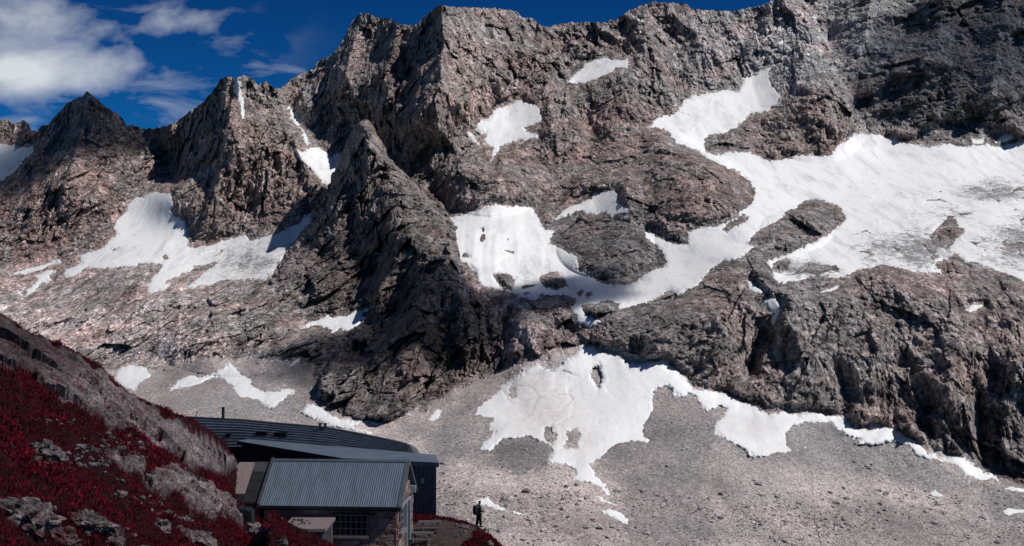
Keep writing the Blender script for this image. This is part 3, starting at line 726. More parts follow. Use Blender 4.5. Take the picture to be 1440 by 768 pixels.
# ------------------------------------------------------------------ loose blocks on the scree (nobody could count them)
def rock_cloud(name, centers, sizes, mat, cols, seed, squash=0.7):
    r = np.random.default_rng(seed)
    bm = bmesh.new()
    bmesh.ops.create_icosphere(bm, subdivisions=1, radius=1.0)
    T = np.array([v_.co[:] for v_ in bm.verts])
    FQ = np.array([[v_.index for v_ in f.verts] for f in bm.faces])
    bm.free()
    n = len(centers)
    k = len(T)
    jit = 1 + 0.28 * r.standard_normal((n, k, 1)).clip(-1.3, 1.3)
    ax = np.stack([r.uniform(0.7, 1.3, n), r.uniform(0.7, 1.3, n), r.uniform(0.5, 0.9, n) * squash / 0.7], 1)
    th = r.uniform(0, 6.28, n)
    V = T[None] * jit * ax[:, None] * sizes[:, None, None]
    x = V[..., 0] * np.cos(th)[:, None] - V[..., 1] * np.sin(th)[:, None]
    y = V[..., 0] * np.sin(th)[:, None] + V[..., 1] * np.cos(th)[:, None]
    V = np.stack([x, y, V[..., 2]], -1) + centers[:, None]
    FF = (FQ[None] + (np.arange(n) * k)[:, None, None]).reshape(-1, 3)
    return mesh_np(name, V.reshape(-1, 3), FF, mat, np.repeat(cols, k, 0))
ok = np.where((scr > 1) & (sd_all < -2) & (u > 150))[0]
wgt = np.ones(len(ok))
wgt *= 0.35 + 1.4 * sstep(0.0, 0.5, fbm(P0[ok] / 60, 3, 450)) + 1.2 * (v[ok] > 690) + 2.2 * np.exp(-(((u[ok] - 1150) / 80) ** 2 + ((v[ok] - 735) / 25) ** 2)) + 1.5 * np.exp(-(((u[ok] - 640) / 80) ** 2 + ((v[ok] - 700) / 60) ** 2))
NB = 15000
wgt = wgt ** 2.2
pick = rng.choice(ok, NB, replace=False, p=wgt / wgt.sum())
sz = 0.27 * (1 - rng.random(NB)) ** -0.42
sz = np.minimum(sz, 2.6)
bc = np.array([.30, .27, .265]) * rng.uniform(0.5, 1.6, (NB, 1)) * (1 + rng.uniform(-.06, .06, (NB, 3)))
M_block = rock_mat('scree_block', 3.0, 0.4, 0.7, 1.2, 0.2)
tag(rock_cloud('scree_blocks', Pm[pick] + np.array([0, 0, 0.1]), sz, M_block, bc, 3), 'scattered grey blocks lying on the scree slope', None, None, 'stuff')

# ------------------------------------------------------------------ near ground: red hillside and the terrace of the huts
GC = [at(*p) for p in [(0,768,14),(150,768,20),(300,768,36),(385,768,60),(440,768,68.5),(0,600,30),(0,500,45),(0,430,62),(60,472,64),(100,492,66),(150,524,68),(200,558,70),(250,584,72),(300,611,74),(345,652,80),(330,692,68.5),(150,600,40),(150,680,28),(250,650,50),(300,700,52),(350,742,67),(380,738,70),(-160,700,14),(-160,560,30),(-160,380,60),(80,560,48),(225,610,58),(300,655,66)]]
GC += [Vector(p) for p in [(-16,72.5,-12.95),(-17.6,73.5,-12.3),(-15,70,-13.3),(-16.6,75.5,-12.4),(-14.2,71.5,-13.6),(-13.4,69,-14.0),(0,2,-1.75),(-4,2,-1.2),(-8,4,-1.2),(-30,82,-5),(-25,82,-7),(-20,86,-11),(-19,80,-10.9),(-28,98,-13),(-40,80,-2),(-45,110,-10),(-20,100,-14),
 (-5.4,87.5,-16),(-2.3,83.8,-16),(-6,78,-16),(-10,86,-15.8),(-10,71,-15.9),(-8,68,-16),(-4,74,-16.05),(-1,78,-16.05),(-12,80,-15.6),(-15,86,-14.5),(-5.5,82,-16),
 (2.5,84,-22),(4,78,-22),(-2,93,-22),(-8,97,-20),(6,66,-21),(4,60,-19),(1,64,-17),(-3,60,-14.6),(1.5,6,-3.4),(3,15,-6.6),(6,30,-11),(9,50,-18),(6,72,-24),(14,92,-40),(0,110,-40),(-20,115,-24),(-1.5,40,-10.4),(-4,45,-10.6),(-3,25,-6.6),(20,30,-18),(30,80,-45),(12,8,-6),(-6,55,-12.8),(-8,60,-13.7),(-8.6,65,-15.2),(-9.6,66.5,-15.3),(-7,64,-15.2)]]
gz = RBF([(p.x, p.y) for p in GC], [p.z for p in GC], 2.0, 0.02)
HILL_ROCK = [Z(0,420,2.206, -120,90,0,60,60,95,150,140,230,185,300,225,350,265,420,330,520,385,620,437,700,480,765,522,690,537,600,532,500,472,420,432,340,412,280,362,200,342,130,302,100,262,40,232,0,215,-120,190),
 Z(0,420,2.206, 440,542,540,532,620,582,700,632,757,690,750,722,690,692,600,652,540,602,480,582), Z(0,420,2.206, 560,720,610,735,650,768,600,768), Z(0,420,2.206, 330,470,400,490,460,520,440,545,380,520,330,500)]
STONY = [(150,640,70,25,.5),(95,650,60,12,.55),(190,700,50,10,.5),(240,725,40,14,.45),(60,600,80,10,.35)]
TERR = [(560,800),(572,740),(590,733),(613,730),(640,734),(662,739),(668,745),(664,756),(652,764),(640,800)]
CREST = [(-160,345),(-60,395),(0,430),(16,442),(36,463),(59,476),(82,482),(109,497),(136,513),(154,529),(181,549),(213,567),(245,583),(272,597),(299,612),(317,626),(335,642),(351,655),(380,690)]
gus = np.arange(-160, 800, 2.3)
gds = np.exp(np.concatenate([np.linspace(math.log(4.0), math.log(11), 24), np.linspace(math.log(11), math.log(90), 460)[1:], np.linspace(math.log(90), math.log(130), 16)[1:]]))
GU, GD = np.meshgrid(gus, gds)
gx, gy = (GU * 0 + GD * (GU - 720) / F).ravel(), GD.ravel()
def base_z(x, y):
    z = gz(np.stack([x, y], 1))
    # the crest of the hillside, with the ground falling away behind it
    uu = 720 + x / y * F
    lim = (VH - np.interp(uu, [p[0] for p in CREST], [p[1] for p in CREST])) / F * y
    yc = 60 + 17 * np.clip(uu / 345, -.3, 1)
    lim = lim - 0.30 * np.clip(y - yc, 0, 99) - 0.09 * np.clip(yc - y, 0, 99)
    lim = np.where(uu < 380, lim, 99)
    k = 0.5
    return np.minimum(z, lim) - k * np.exp(-np.abs(z - lim) / k) * 0.25
g0 = base_z(gx, gy)
pu, pv = GU.ravel(), VH - g0 / gy * F
gp = np.stack([gx, gy, g0], 1)
wq = np.stack([pu / 30, pv / 30, pu * 0], 1)
wu, wv = 9 * fbm(wq, 4, 801, 0.6), 9 * fbm(wq + 13, 4, 811, 0.6)
rk = np.zeros(len(gx))
for L in HILL_ROCK:
    rk = np.maximum(rk, sstep(-3, 4, sd_poly(L, pu + wu, pv + wv)))
inhill = gy < 81
rk *= inhill
te = sstep(-3, 3, sd_poly(TERR, pu + 0.4 * wu, pv + 0.3 * wv)) * (gy > 70)
qh = gp.copy()
warp = 0.8 * np.stack([fbm(gp / 3, 3, 820), fbm(gp / 3 + 9, 3, 823), fbm(gp / 3 + 19, 3, 826)], 1)
c30, s30 = math.cos(R(-38)), math.sin(R(-38))
qr = gp + warp
qr = np.stack([(qr[:, 0] * c30 + qr[:, 2] * s30) / 2.2, qr[:, 1] / 1.5, -qr[:, 0] * s30 + qr[:, 2] * c30], 1)
rock_h = 0.45 + 0.6 * facet(qr / 3.0, 831, 0.8, 0.12) + 0.32 * facet(qr / 1.15, 833, 0.9, 0.3) + 0.15 * facet(qr / 0.45, 835, 1.0, 0.3) + 0.25 * fbm(gp / 1.6, 5, 837, 0.55)
heath_h = 0.5 * fbm(gp / 4.5, 4, 841, 0.5) + 0.30 * np.abs(fbm(gp / 1.3, 3, 845)) 
near_edge = (1 - te)
hh = rk * rock_h * 0.75 + (1 - rk) * heath_h * np.where(gy > 70, np.where(pu > 540, 0.35, 0.7), 1.0) * near_edge + te * 0.05 * fbm(gp / 0.8, 3, 847)
dmp = sstep(3, 12, gy)
gz1 = g0 + hh * dmp
# rock stands out at right angles to the slope, turf straight up
disp = (hh * dmp)[:, None] * (rk[:, None] * np.array([.34, -.58, .74]) + (1 - rk)[:, None] * np.array([0, 0, 1.0]))
gV = np.stack([gx, gy, g0], 1) + disp
gi = np.arange(len(gx)).reshape(GU.shape)
GQ = np.stack([gi[:-1, :-1], gi[:-1, 1:], gi[1:, 1:], gi[1:, :-1]], -1).reshape(-1, 4)
n1 = fbm(gp / 2.2, 4, 851)
soil = np.array([.040, .007, .009]) + 0.016 * np.clip(n1, -1, 1)[:, None] * np.array([1, .6, .6])
stony = np.zeros(len(gx))
for a, b, ru, rv, k in STONY:
    stony = np.maximum(stony, k * np.exp(-(((pu - a) / ru) ** 2 + ((pv - b) / rv) ** 2)))
rockc = np.array([.37, .30, .29]) * (1 + 0.35 * np.clip(fbm(gp / 3.5, 3, 855), -1, 1))[:, None]
dark_top = np.exp(-(((pu - 40) / 120) ** 2 + ((pv - 490) / 60) ** 2))[:, None]
rockc = rockc * (1 - dark_top) + np.array([.115, .085, .083]) * dark_top
redl = sstep(0.12, 0.5, fbm(gp / 0.9, 4, 861, 0.65))[:, None] * 0.5
rockc = rockc * (1 - redl) + np.array([.26, .06, .065]) * redl
terrc = np.array([.13, .095, .088]) * (1 + 0.4 * np.clip(fbm(gp / 1.0, 4, 865), -1, 1))[:, None]
gcol = soil * (1 - rk)[:, None] + rockc * rk[:, None]
gcol = gcol * (1 - te)[:, None] + terrc * te[:, None]
M_hillrock = rock_mat('hillside_rock', 34.0, 0.9, 0.4, 1.65, 0.35)
def soil_mat():
    m, t, b = new_mat('peaty_soil')
    vc = nd(t, 'ShaderNodeVertexColor', layer_name='Col')
    n = obj_noise(t, 6.0, 7, 0.75)
    r = ramp(t, [(0.35, (.5, .5, .5)), (0.65, (1.6, 1.55, 1.5))])
    t.links.new(n, r.inputs[0])
    t.links.new(mixc(t, vc.outputs[0], r.outputs[0], 1.0, 'MULTIPLY'), b.inputs['Base Color'])
    bump_to(t, b, n, 0.8, 0.15)
    return m
M_soil = soil_mat()
isrock = rk[GQ].mean(1) > 0.5
iste = (te[GQ].mean(1) > 0.5) & ~isrock
for msk, nm, mt in [(isrock, 'hillside_rock_slab', M_hillrock), (iste, 'terrace', M_soil), (~isrock & ~iste, 'hillside', M_soil)]:
    a, b, c = submesh(gV, GQ[msk], gcol)
    tag(mesh_np(nm, a, b, mt, c, smooth=(nm != 'hillside_rock_slab')), kind='structure')
# regular lookup of the finished ground for things that stand on it
gu_n, gd_l = len(gus), np.log(gds)
def ground(x, y):
    a = (720 + x / y * F - gus[0]) / 2.3
    b = float(np.interp(math.log(y), gd_l, np.arange(len(gds))))
    i, j = int(np.clip(a, 0, gu_n - 2)), int(np.clip(b, 0, len(gds) - 2))
    fa, fb = min(max(a - i, 0), 1), min(max(b - j, 0), 1)
    G = gz1.reshape(GU.shape)
    return float((G[j, i] * (1 - fa) + G[j, i + 1] * fa) * (1 - fb) + (G[j + 1, i] * (1 - fa) + G[j + 1, i + 1] * fa) * fb)
def hit(pu_, pv_, d0=5.0):
    G = gz1.reshape(GU.shape)
    i = int(round((pu_ - gus[0]) / 2.3))
    for j in range(len(gds)):
        if gds[j] > d0 and (VH - pv_) / F * gds[j] <= G[j, i]:
            return gds[j]
    return 90.0

# ---- red heath: small twigs with leaves all over the soil
M_heath, t_, b_ = new_mat('red_heath')
vc_ = nd(t_, 'ShaderNodeVertexColor', layer_name='Col')
t_.links.new(vc_.outputs[0], b_.inputs['Base Color'])
b_.inputs['Roughness'].default_value = 0.8
def leaf_cloud(name, P, size, col, seed, nleaf=5, upright=0.5, label=None):
    r = np.random.default_rng(seed)
    n = len(P)
    az = r.uniform(0, 2 * np.pi, (n, nleaf))
    el = r.uniform(0.15, 1.35, (n, nleaf)) * upright / 0.5
    L = size[:, None] * r.uniform(0.5, 1.2, (n, nleaf))
    wd = L * r.uniform(0.16, 0.34, (n, nleaf))
    d = np.stack([np.cos(az) * np.cos(el), np.sin(az) * np.cos(el), np.sin(el)], -1)
    sd = np.stack([-np.sin(az), np.cos(az), 0 * az], -1)
    o = P[:, None] + np.stack([np.cos(az), np.sin(az), 0 * az], -1) * (size[:, None] * 0.25)[..., None]
    mid = o + d * (L * 0.55)[..., None]
    tip = o + d * L[..., None]
    lo = o + d * (L * 0.2)[..., None]
    a, b = lo + sd * (wd * .6)[..., None], lo - sd * (wd * .6)[..., None]
    V = np.stack([a, tip, b], 2).reshape(-1, 3)
    QF = np.arange(len(V)).reshape(-1, 3)
    cc = np.repeat(col, nleaf * 3, 0) * np.repeat(r.uniform(0.55, 1.55, (n * nleaf, 1)), 3, 0)
    return mesh_np(name, V, QF, M_heath, np.clip(cc, 0, 1))
G1 = gz1.reshape(GU.shape)
def heath_points(n, seed, mask):
    r = np.random.default_rng(seed)
    j = np.where(mask)[0]
    area = (gy[j] ** 1.1)                       # columns spread with distance; keep the near ground denser per metre
    s = r.choice(j, n, p=area / area.sum())
    x = gx[s] + r.uniform(-.5, .5, n) * gy[s] * 2.3 / F * 1.6
    y = gy[s] + r.uniform(-.5, .5, n) * gy[s] * 0.0046 * 1.6
    return s, np.stack([x, y, gz1[s] - 0.03], 1)
patch = fbm(gp / 2.6, 4, 871, 0.6)
bare = (fbm(gp / 1.7 + 50, 4, 875, 0.6) + stony * 0.7) > 0.80
vis = (pv < 800) & (pu > -60) & (pu < 760) & (gy > 8)
hm = vis & ~((np.abs(gx + 2.35) < .6) & (gy > 81) & (gy < 84.4)) & (rk < 0.35) & (te < 0.45) & ~bare & ((gy < 80) | (pu > 560))
s_, hp = heath_points(118000, 31, hm)
pt = patch[s_]
hc = np.array([.115, .0044, .014]) * (1 + 0.0 * pt[:, None])
br = sstep(0.1, 0.9, pt + 0.4 * rng.standard_normal(len(pt)))[:, None]
dk = sstep(-0.1, -0.6, pt)[:, None]
hc = hc * (1 - br) + np.array([.33, .011, .028]) * br
hc = hc * (1 - dk) + np.array([.040, .004, .007]) * dk
brn = (rng.random(len(pt)) < 0.16)[:, None]
hc = np.where(brn, np.array([.07, .035, .032]), hc)
hs = rng.uniform(0.05, 0.16, len(pt)) * (1 + 0.6 * np.clip(pt, -1, 1)) * (0.7 + hp[:, 1] / 120)
tag(leaf_cloud('red_heath', hp, hs, hc, 41, 4), 'low crimson heath covering the hillside and the terrace edge', None, None, 'stuff')
# taller grass on the terrace rim and below the hut
clear = ~((np.abs(gx + 2.35) < .75) & (gy > 80.5) & (gy < 84.6))
rim = vis & clear & (gy > 66) & (rk < 0.3) & (te < 0.4) & (pu > 340) & (pv < 775)
s_, hp = heath_points(9000, 33, rim)
hc = np.array([.10, .004, .014]) * rng.uniform(0.4, 1.9, (len(s_), 1))
tag(leaf_cloud('red_grass', hp, rng.uniform(0.09, 0.20, len(s_)), hc, 43, 6, 0.95), 'dark red grass tufts around the huts and along the terrace rim', None, None, 'stuff')

# ---- boulders one can tell apart, and small stones
M_boulder = rock_mat('boulder_rock', 40.0, 0.8, 0.4, 1.65, 0.3)
def boulder(label, pu_, pv_, wpx, hpx, seed, tint=(.21, .19, .185), tilt=0.0, red=0.0, name='boulder', sub=4, d=None):
    D = d or hit(pu_, pv_ + hpx * 0.35)
    wm, hm_ = wpx / F * D, hpx / F * D
    bm = bmesh.new()
    bmesh.ops.create_icosphere(bm, subdivisions=sub, radius=0.5)
    V = np.array([v_.co[:] for v_ in bm.verts])
    FQ = np.array([[v_.index for v_ in f.verts] for f in bm.faces])
    bm.free()
    s_ = 1 + 0.42 * facet(V * 2.2 + seed * 7.1, seed, 0.9) + 0.22 * facet(V * 5.2 + seed, seed + 3, 1.0, 0.15) + 0.22 * fbm(V * 2.3 + seed, 3, seed)
    W = V * s_[:, None]
    W = W * np.array([wm, wm * 0.8, hm_ * 1.15])
    ca, sa = math.cos(tilt), math.sin(tilt)
    W = np.stack([W[:, 0] * ca + W[:, 2] * sa, W[:, 1], -W[:, 0] * sa + W[:, 2] * ca], 1)
    x = D * (pu_ - 720) / F
    cc = np.tile(np.array(tint) * np.array([1.4, 1.27, 1.25]), (len(V), 1)) * (1 + 0.3 * np.clip(fbm(V * 3 + seed, 3, seed + 9), -1, 1))[:, None]
    rr = (sstep(0.05, 0.4, fbm(V * 4 + seed * 3, 3, seed + 19)) * red)[:, None]
    cc = cc * (1 - rr) + np.array([.22, .03, .035]) * rr
    o = mesh_np(name, W, FQ, M_boulder, cc)
    o.location = (x, D, (VH - pv_) / F * D)
    g = ground(x, D)
    lo = W[:, 2].min()
    if o.location.z + lo > g - 0.05:
        o.location.z = g - 0.1 * hm_ - lo
    tag(o, label, 'boulder')
    return o
boulder('grey boulder lying alone in the red heath, upper of the left boulders', 65, 637, 46, 24, 3, (.19, .18, .175), 0.25)
boulder('large knobbly grey rock in the lower left corner', 36, 728, 80, 42, 5, (.20, .185, .18), 0.3, 0.5)
boulder('flat grey rock with reddish right end near the bottom left', 122, 737, 62, 28, 8, (.17, .155, .15), 0.15, 0.6)
boulder('red spotted rock wedge between the knobbly rock and the round boulder', 92, 757, 44, 26, 11, (.15, .11, .11), 0.5, 1.0)
boulder('round boulder with red lichen patches at the bottom edge', 157, 757, 42, 32, 14, (.17, .14, .138), 0.1, 0.9)
boulder('egg-shaped pale boulder half sunk in red heath', 229, 742, 22, 18, 17, (.27, .25, .245), 0.7)
boulder('long low rock at the bottom edge right of the egg-shaped boulder', 285, 762, 50, 16, 19, (.20, .18, .178), 0.55, 0.2)
boulder('pale rough boulder below the black box beside the hut', 362, 756, 48, 26, 23, (.29, .26, .255), 0.5)
boulder('small grey boulder at the corner of the slab shed', 398, 764, 14, 12, 29, (.16, .15, .15), 0.2)
boulder('small white stone above the knobbly rock, lower left', 75, 716, 9, 7, 31, (.42, .40, .39), 0.1)
boulder('dark rock on the terrace edge below the hiker', 703, 762, 16, 10, 37, (.13, .12, .118), 0.1)
boulder('pale rock on the terrace edge below the hiker', 689, 765, 10, 8, 41, (.24, .21, .205), 0.1)
boulder('flat stone slab lying on the terrace left of the hiker', 652, 741, 15, 4, 43, (.20, .175, .17), 0.0)
hs_m = vis & (rk < 0.4) & (te < 0.3) & (gy < 78) & (pu < 400)
s_, sp_ = heath_points(520, 51, hs_m & ((bare) | (stony > 0.25) | (patch < -0.45)))
ssz = 0.05 * (1 - rng.random(len(s_))) ** -0.45
tag(rock_cloud('loose_stones', sp_ + np.array([0, 0, .06]), np.minimum(ssz, .13), M_boulder, np.array([.24, .215, .21]) * rng.uniform(.5, 1.4, (len(s_), 1)), 52), 'small grey stones scattered through the red heath', None, None, 'stuff')
ts_m = vis & (te > 0.6)
s_, sp_ = heath_points(500, 53, ts_m)
tag(rock_cloud('terrace_gravel', sp_ + np.array([0, 0, .03]), np.minimum(0.03 * (1 - rng.random(len(s_))) ** -0.5, .16), M_boulder, np.array([.16, .13, .125]) * rng.uniform(.5, 1.5, (len(s_), 1)), 54), 'loose gravel on the bare terrace beside the hut', None, None, 'stuff')
# ------------------------------------------------------------------ buildings
def paint_mat(name, color, rough=0.5, metal=0.0, var=0.25, scale=3.0, bump=0.0, streak=None):
    m, t, b = new_mat(name)
    n = obj_noise(t, scale, 6, 0.65, 0.2, stretch=streak)
    r = ramp(t, [(0.3, (1 - var,) * 3), (0.7, (1 + var,) * 3)])
    t.links.new(n, r.inputs[0])
    t.links.new(mixc(t, color, r.outputs[0], 1.0, 'MULTIPLY'), b.inputs['Base Color'])
    b.inputs['Roughness'].default_value = rough
    b.inputs['Metallic'].default_value = metal
    b.inputs['Specular IOR Level'].default_value = 0.5
    if bump:
        bump_to(t, b, n, bump, 0.02)
    return m
M_roof = paint_mat('blue_grey_sheet_roof', (.215, .275, .34), 0.42, 0.25, 0.22, 1.2, streak=((2.5, .4, .4), (0, 0, 0)))
M_shell = paint_mat('slate_blue_cladding', (.21, .235, .255), 0.42, 0.0, 0.3, 1.5)
M_wallmetal = paint_mat('dark_slate_cladding', (.15, .155, .155), 0.5, 0.0, 0.3, 1.5)
M_annroof = paint_mat('annexe_roof_sheet', (.22, .275, .335), 0.45, 0.0, 0.18, 0.8)
M_dark = paint_mat('dark_trim', (.022, .022, .026), 0.6, 0, 0.2)
M_black = paint_mat('black_base_and_shade', (.014, .011, .012), 0.8, 0, 0.3)  # near-black; on the annexe's left side it carries the wall's shade
M_verge = paint_mat('grey_verge_board', (.17, .165, .165), 0.7, 0, 0.2, 4)
M_capm = paint_mat('ridge_cap', (.17, .205, .25), 0.45, 0.2, 0.15)
M_mortar = paint_mat('mortar', (.31, .20, .165), 0.95, 0, 0.35, 5, 0.5)
M_slab = paint_mat('concrete_slab', (.38, .30, .28), 0.95, 0, 0.25, 4, 0.6)
M_stoneroof = paint_mat('stone_roof', (.42, .33, .31), 0.95, 0, 0.35, 9, 1.0)
M_panel = paint_mat('dark_panel', (.040, .042, .044), 0.55, 0, 0.3, 2)
M_panel_l = paint_mat('grey_panel', (.10, .105, .108), 0.6, 0, 0.3, 2)
M_frame = paint_mat('pale_window_bars', (.34, .315, .305), 0.7, 0, 0.2)
M_white = paint_mat('pale_blue_paint', (.42, .47, .51), 0.6, 0, 0.2, 2)
M_plank = paint_mat('weathered_plank', (.20, .165, .155), 0.85, 0, 0.3, 6)
M_door = paint_mat('grey_brown_door', (.075, .066, .064), 0.8, 0, 0.3, 5)
M_tarp = paint_mat('black_tarp', (.018, .022, .024), 0.55, 0, 0.3, 2)
M_glass, t_, b_ = new_mat('window_glass')
b_.inputs['Base Color'].default_value = (.012, .014, .017, 1)
b_.inputs['Roughness'].default_value = 0.12
b_.inputs['Specular IOR Level'].default_value = 0.5
M_stone, t_, b_ = new_mat('wall_stone')
oi = nd(t_, 'ShaderNodeObjectInfo')
rr_ = ramp(t_, [(0.0, (.26, .135, .105)), (0.3, (.40, .23, .185)), (0.6, (.50, .315, .26)), (0.85, (.60, .44, .38)), (1.0, (.38, .165, .125))])
t_.links.new(oi.outputs['Random'], rr_.inputs[0])
n_ = obj_noise(t_, 2.5, 6, 0.7)
r2_ = ramp(t_, [(0.3, (.6, .6, .6)), (0.7, (1.4, 1.4, 1.4))])
t_.links.new(n_, r2_.inputs[0])
t_.links.new(mixc(t_, rr_.outputs[0], r2_.outputs[0], 1.0, 'MULTIPLY'), b_.inputs['Base Color'])
bump_to(t_, b_, n_, 0.6, 0.1)

def empty(name, loc, label, cat, group=None):
    o = bpy.data.objects.new(name, None)
    C.objects.link(o)
    o.location = loc
    tag(o, label, cat, group)
    return o
def part(name, V, Fc, mat, parent, root=None, smooth=False):
    """a mesh in world coordinates, parented without moving"""
    me = bpy.data.meshes.new(name)
    me.from_pydata([tuple(p) for p in V], [], Fc)
    me.materials.append(mat)
    if smooth:
        me.polygons.foreach_set('use_smooth', [True] * len(me.polygons))
    me.update()
    o = bpy.data.objects.new(name, me)
    C.objects.link(o)
    adopt(o, parent)
    return o
def adopt(o, parent):
    o.parent = parent
    if parent.parent is None:
        o.matrix_parent_inverse = Matrix.Translation(-Vector(parent.location))
BOXF = [(0,3,2,1),(4,5,6,7),(0,1,5,4),(1,2,6,5),(2,3,7,6),(3,0,4,7)]
def box_pts(fr, s0, s1, t0, t1, h0, h1):
    return [fr(*p) for p in [(s0,t0,h0),(s1,t0,h0),(s1,t1,h0),(s0,t1,h0),(s0,t0,h1),(s1,t0,h1),(s1,t1,h1),(s0,t1,h1)]]
def bx(name, fr, s0, s1, t0, t1, h0, h1, mat, parent, bevel=0.0):
    o = part(name, box_pts(fr, s0, s1, t0, t1, h0, h1), BOXF, mat, parent)
    if bevel:
        bm = bmesh.new()
        bm.from_mesh(o.data)
        bmesh.ops.bevel(bm, geom=bm.edges[:], offset=bevel, segments=2, affect='EDGES')
        bm.to_mesh(o.data)
        bm.free()
    return o
def hexa(name, P8, mat, parent):
    return part(name, P8, BOXF, mat, parent)
def corr(name, A, B, Cc, Dd, nwave, amp, mat, parent, along='AB', seg=6, rows=2, thick=0.0):
    """corrugated sheet on the quad A-B-C-D; waves follow one another along A-B, ridges run A-D"""
    A, B, Cc, Dd = map(Vector, (A, B, Cc, Dd))
    nrm = (B - A).cross(Dd - A).normalized()
    if nrm.z < 0 and abs(nrm.z) > 0.2 or (abs(nrm.z) <= 0.2 and nrm.y > 0):
        nrm = -nrm
    n = nwave * seg
    V, Fc = [], []
    for j in range(rows):
        fj = j / (rows - 1)
        for i in range(n + 1):
            fi = i / n
            p = (A.lerp(B, fi)).lerp(Dd.lerp(Cc, fi), fj)
            V.append(p + nrm * amp * math.sin(fi * nwave * 2 * math.pi))
    for j in range(rows - 1):
        for i in range(n):
            k = j * (n + 1) + i
            Fc.append((k, k + 1, k + n + 2, k + n + 1))
    return part(name, V, Fc, mat, parent, smooth=True)

# ================= stone hut
ang = R(-4.0)
E1, E2 = Vector((math.cos(ang), math.sin(ang), 0)), Vector((-math.sin(ang), math.cos(ang), 0))
PE = at(563.5, 714.0, 73.0)
def hf(s, t, h):
    return PE + E1 * s + E2 * t + Vector((0, 0, h))
LEN, DEP, RID, BASE = 8.5, 6.6, 2.28, -3.5
hut = empty('stone_hut', hf(-LEN / 2, DEP / 2, BASE), 'old stone hut with blue-grey corrugated roof in front of the metal buildings', 'hut')
HD = DEP / 2
# wall body with gables
wl, wr, wf, wb = -LEN + 0.2, -0.28, 0.32, DEP - 0.32
pit = RID / HD
zf = wf * pit - 0.1
body = [hf(wl,wf,BASE),hf(wr,wf,BASE),hf(wr,wb,BASE),hf(wl,wb,BASE),hf(wl,wf,zf),hf(wr,wf,zf),hf(wr,wb,zf),hf(wl,wb,zf),hf(wl,HD,RID-.12),hf(wr,HD,RID-.12)]
wall = part('wall', body, [(0,1,5,4),(2,3,7,6),(1,2,6,9,5),(3,0,4,8,7),(4,5,9,8),(6,7,8,9),(3,2,1,0)], M_mortar, hut)
NW = 62
corr('roof_front', hf(-LEN, 0, 0.03), hf(0, 0, 0.03), hf(0, HD, RID + .03), hf(-LEN, HD, RID + .03), NW, 0.014, M_roof, hut)
corr('roof_back', hf(-LEN, DEP, 0.03), hf(0, DEP, 0.03), hf(0, HD, RID + .03), hf(-LEN, HD, RID + .03), NW, 0.028, M_roof, hut)
part('ridge_cap', [hf(-LEN,HD-.16,RID-.02),hf(.02,HD-.16,RID-.02),hf(.02,HD,RID+.10),hf(-LEN,HD,RID+.10),hf(-LEN,HD+.16,RID-.02),hf(.02,HD+.16,RID-.02)], [(0,1,2,3),(3,2,5,4),(1,5,2),(0,3,4)], M_capm, hut)
bx('eave_board', hf, -LEN, 0.0, 0.03, 0.09, -0.24, -0.02, M_dark, hut)
bx('gutter', hf, -LEN, -0.02, -0.07, 0.025, -0.13, -0.035, M_dark, hut)
for t0, t1, nm in [(0.0, HD, 'front'), (DEP, HD, 'back')]:
    hexa('verge_board', [hf(-.02,t0,-.14),hf(.05,t0,-.14),hf(.05,t1,RID-.14),hf(-.02,t1,RID-.14),hf(-.02,t0,.06),hf(.05,t0,.06),hf(.05,t1,RID+.08),hf(-.02,t1,RID+.08)], M_verge, hut)
    hexa('verge_flashing', [hf(-.22,t0,.055),hf(-.02,t0,.055),hf(-.02,t1,RID+.055),hf(-.22,t1,RID+.055),hf(-.22,t0,.075),hf(-.02,t0,.075),hf(-.02,t1,RID+.075),hf(-.22,t1,RID+.075)], M_capm, hut)
hexa('verge_kerb', [hf(-LEN-.14,0,-.14),hf(-LEN+.03,0,-.14),hf(-LEN+.03,HD,RID-.14),hf(-LEN-.14,HD,RID-.14),hf(-LEN-.14,0,.16),hf(-LEN+.03,0,.16),hf(-LEN+.03,HD,RID+.17),hf(-LEN-.14,HD,RID+.17)], M_panel_l, hut)
# lower extension on the left: dark panels and a stone-covered strip
def rq(name, s0, s1, f0, f1, lift, th, mat, par):
    t0, t1, z0, z1 = f0 * HD, f1 * HD, f0 * RID + lift, f1 * RID + lift
    return hexa(name, [hf(s0,t0,z0-th),hf(s1,t0,z0-th),hf(s1,t1,z1-th),hf(s0,t1,z1-th),hf(s0,t0,z0),hf(s1,t0,z0),hf(s1,t1,z1),hf(s0,t1,z1)], mat, par)
LX = -LEN - 0.15
rq('extension_deck', LX - 2.0, LX, 0.10, 0.985, -.14, .12, M_black, hut)
for k, (f0, f1) in enumerate([(0.11, 0.33), (0.335, 0.545), (0.55, 0.755), (0.76, 0.98)]):
    o = rq('roof_panel', LX - 0.98, LX - 0.01, f0, f1, -.095 + 0.012 * k, .04, M_panel_l if k == 3 else M_panel, hut)
rq('stone_covered_roof', LX - 2.0, LX - 1.0, 0.28, 0.97, -.06, .07, M_stoneroof, hut)
bx('extension_wall', hf, LX - 1.9, LX - 0.06, 0.9, DEP - 0.6, BASE, 0.35, M_mortar, hut)
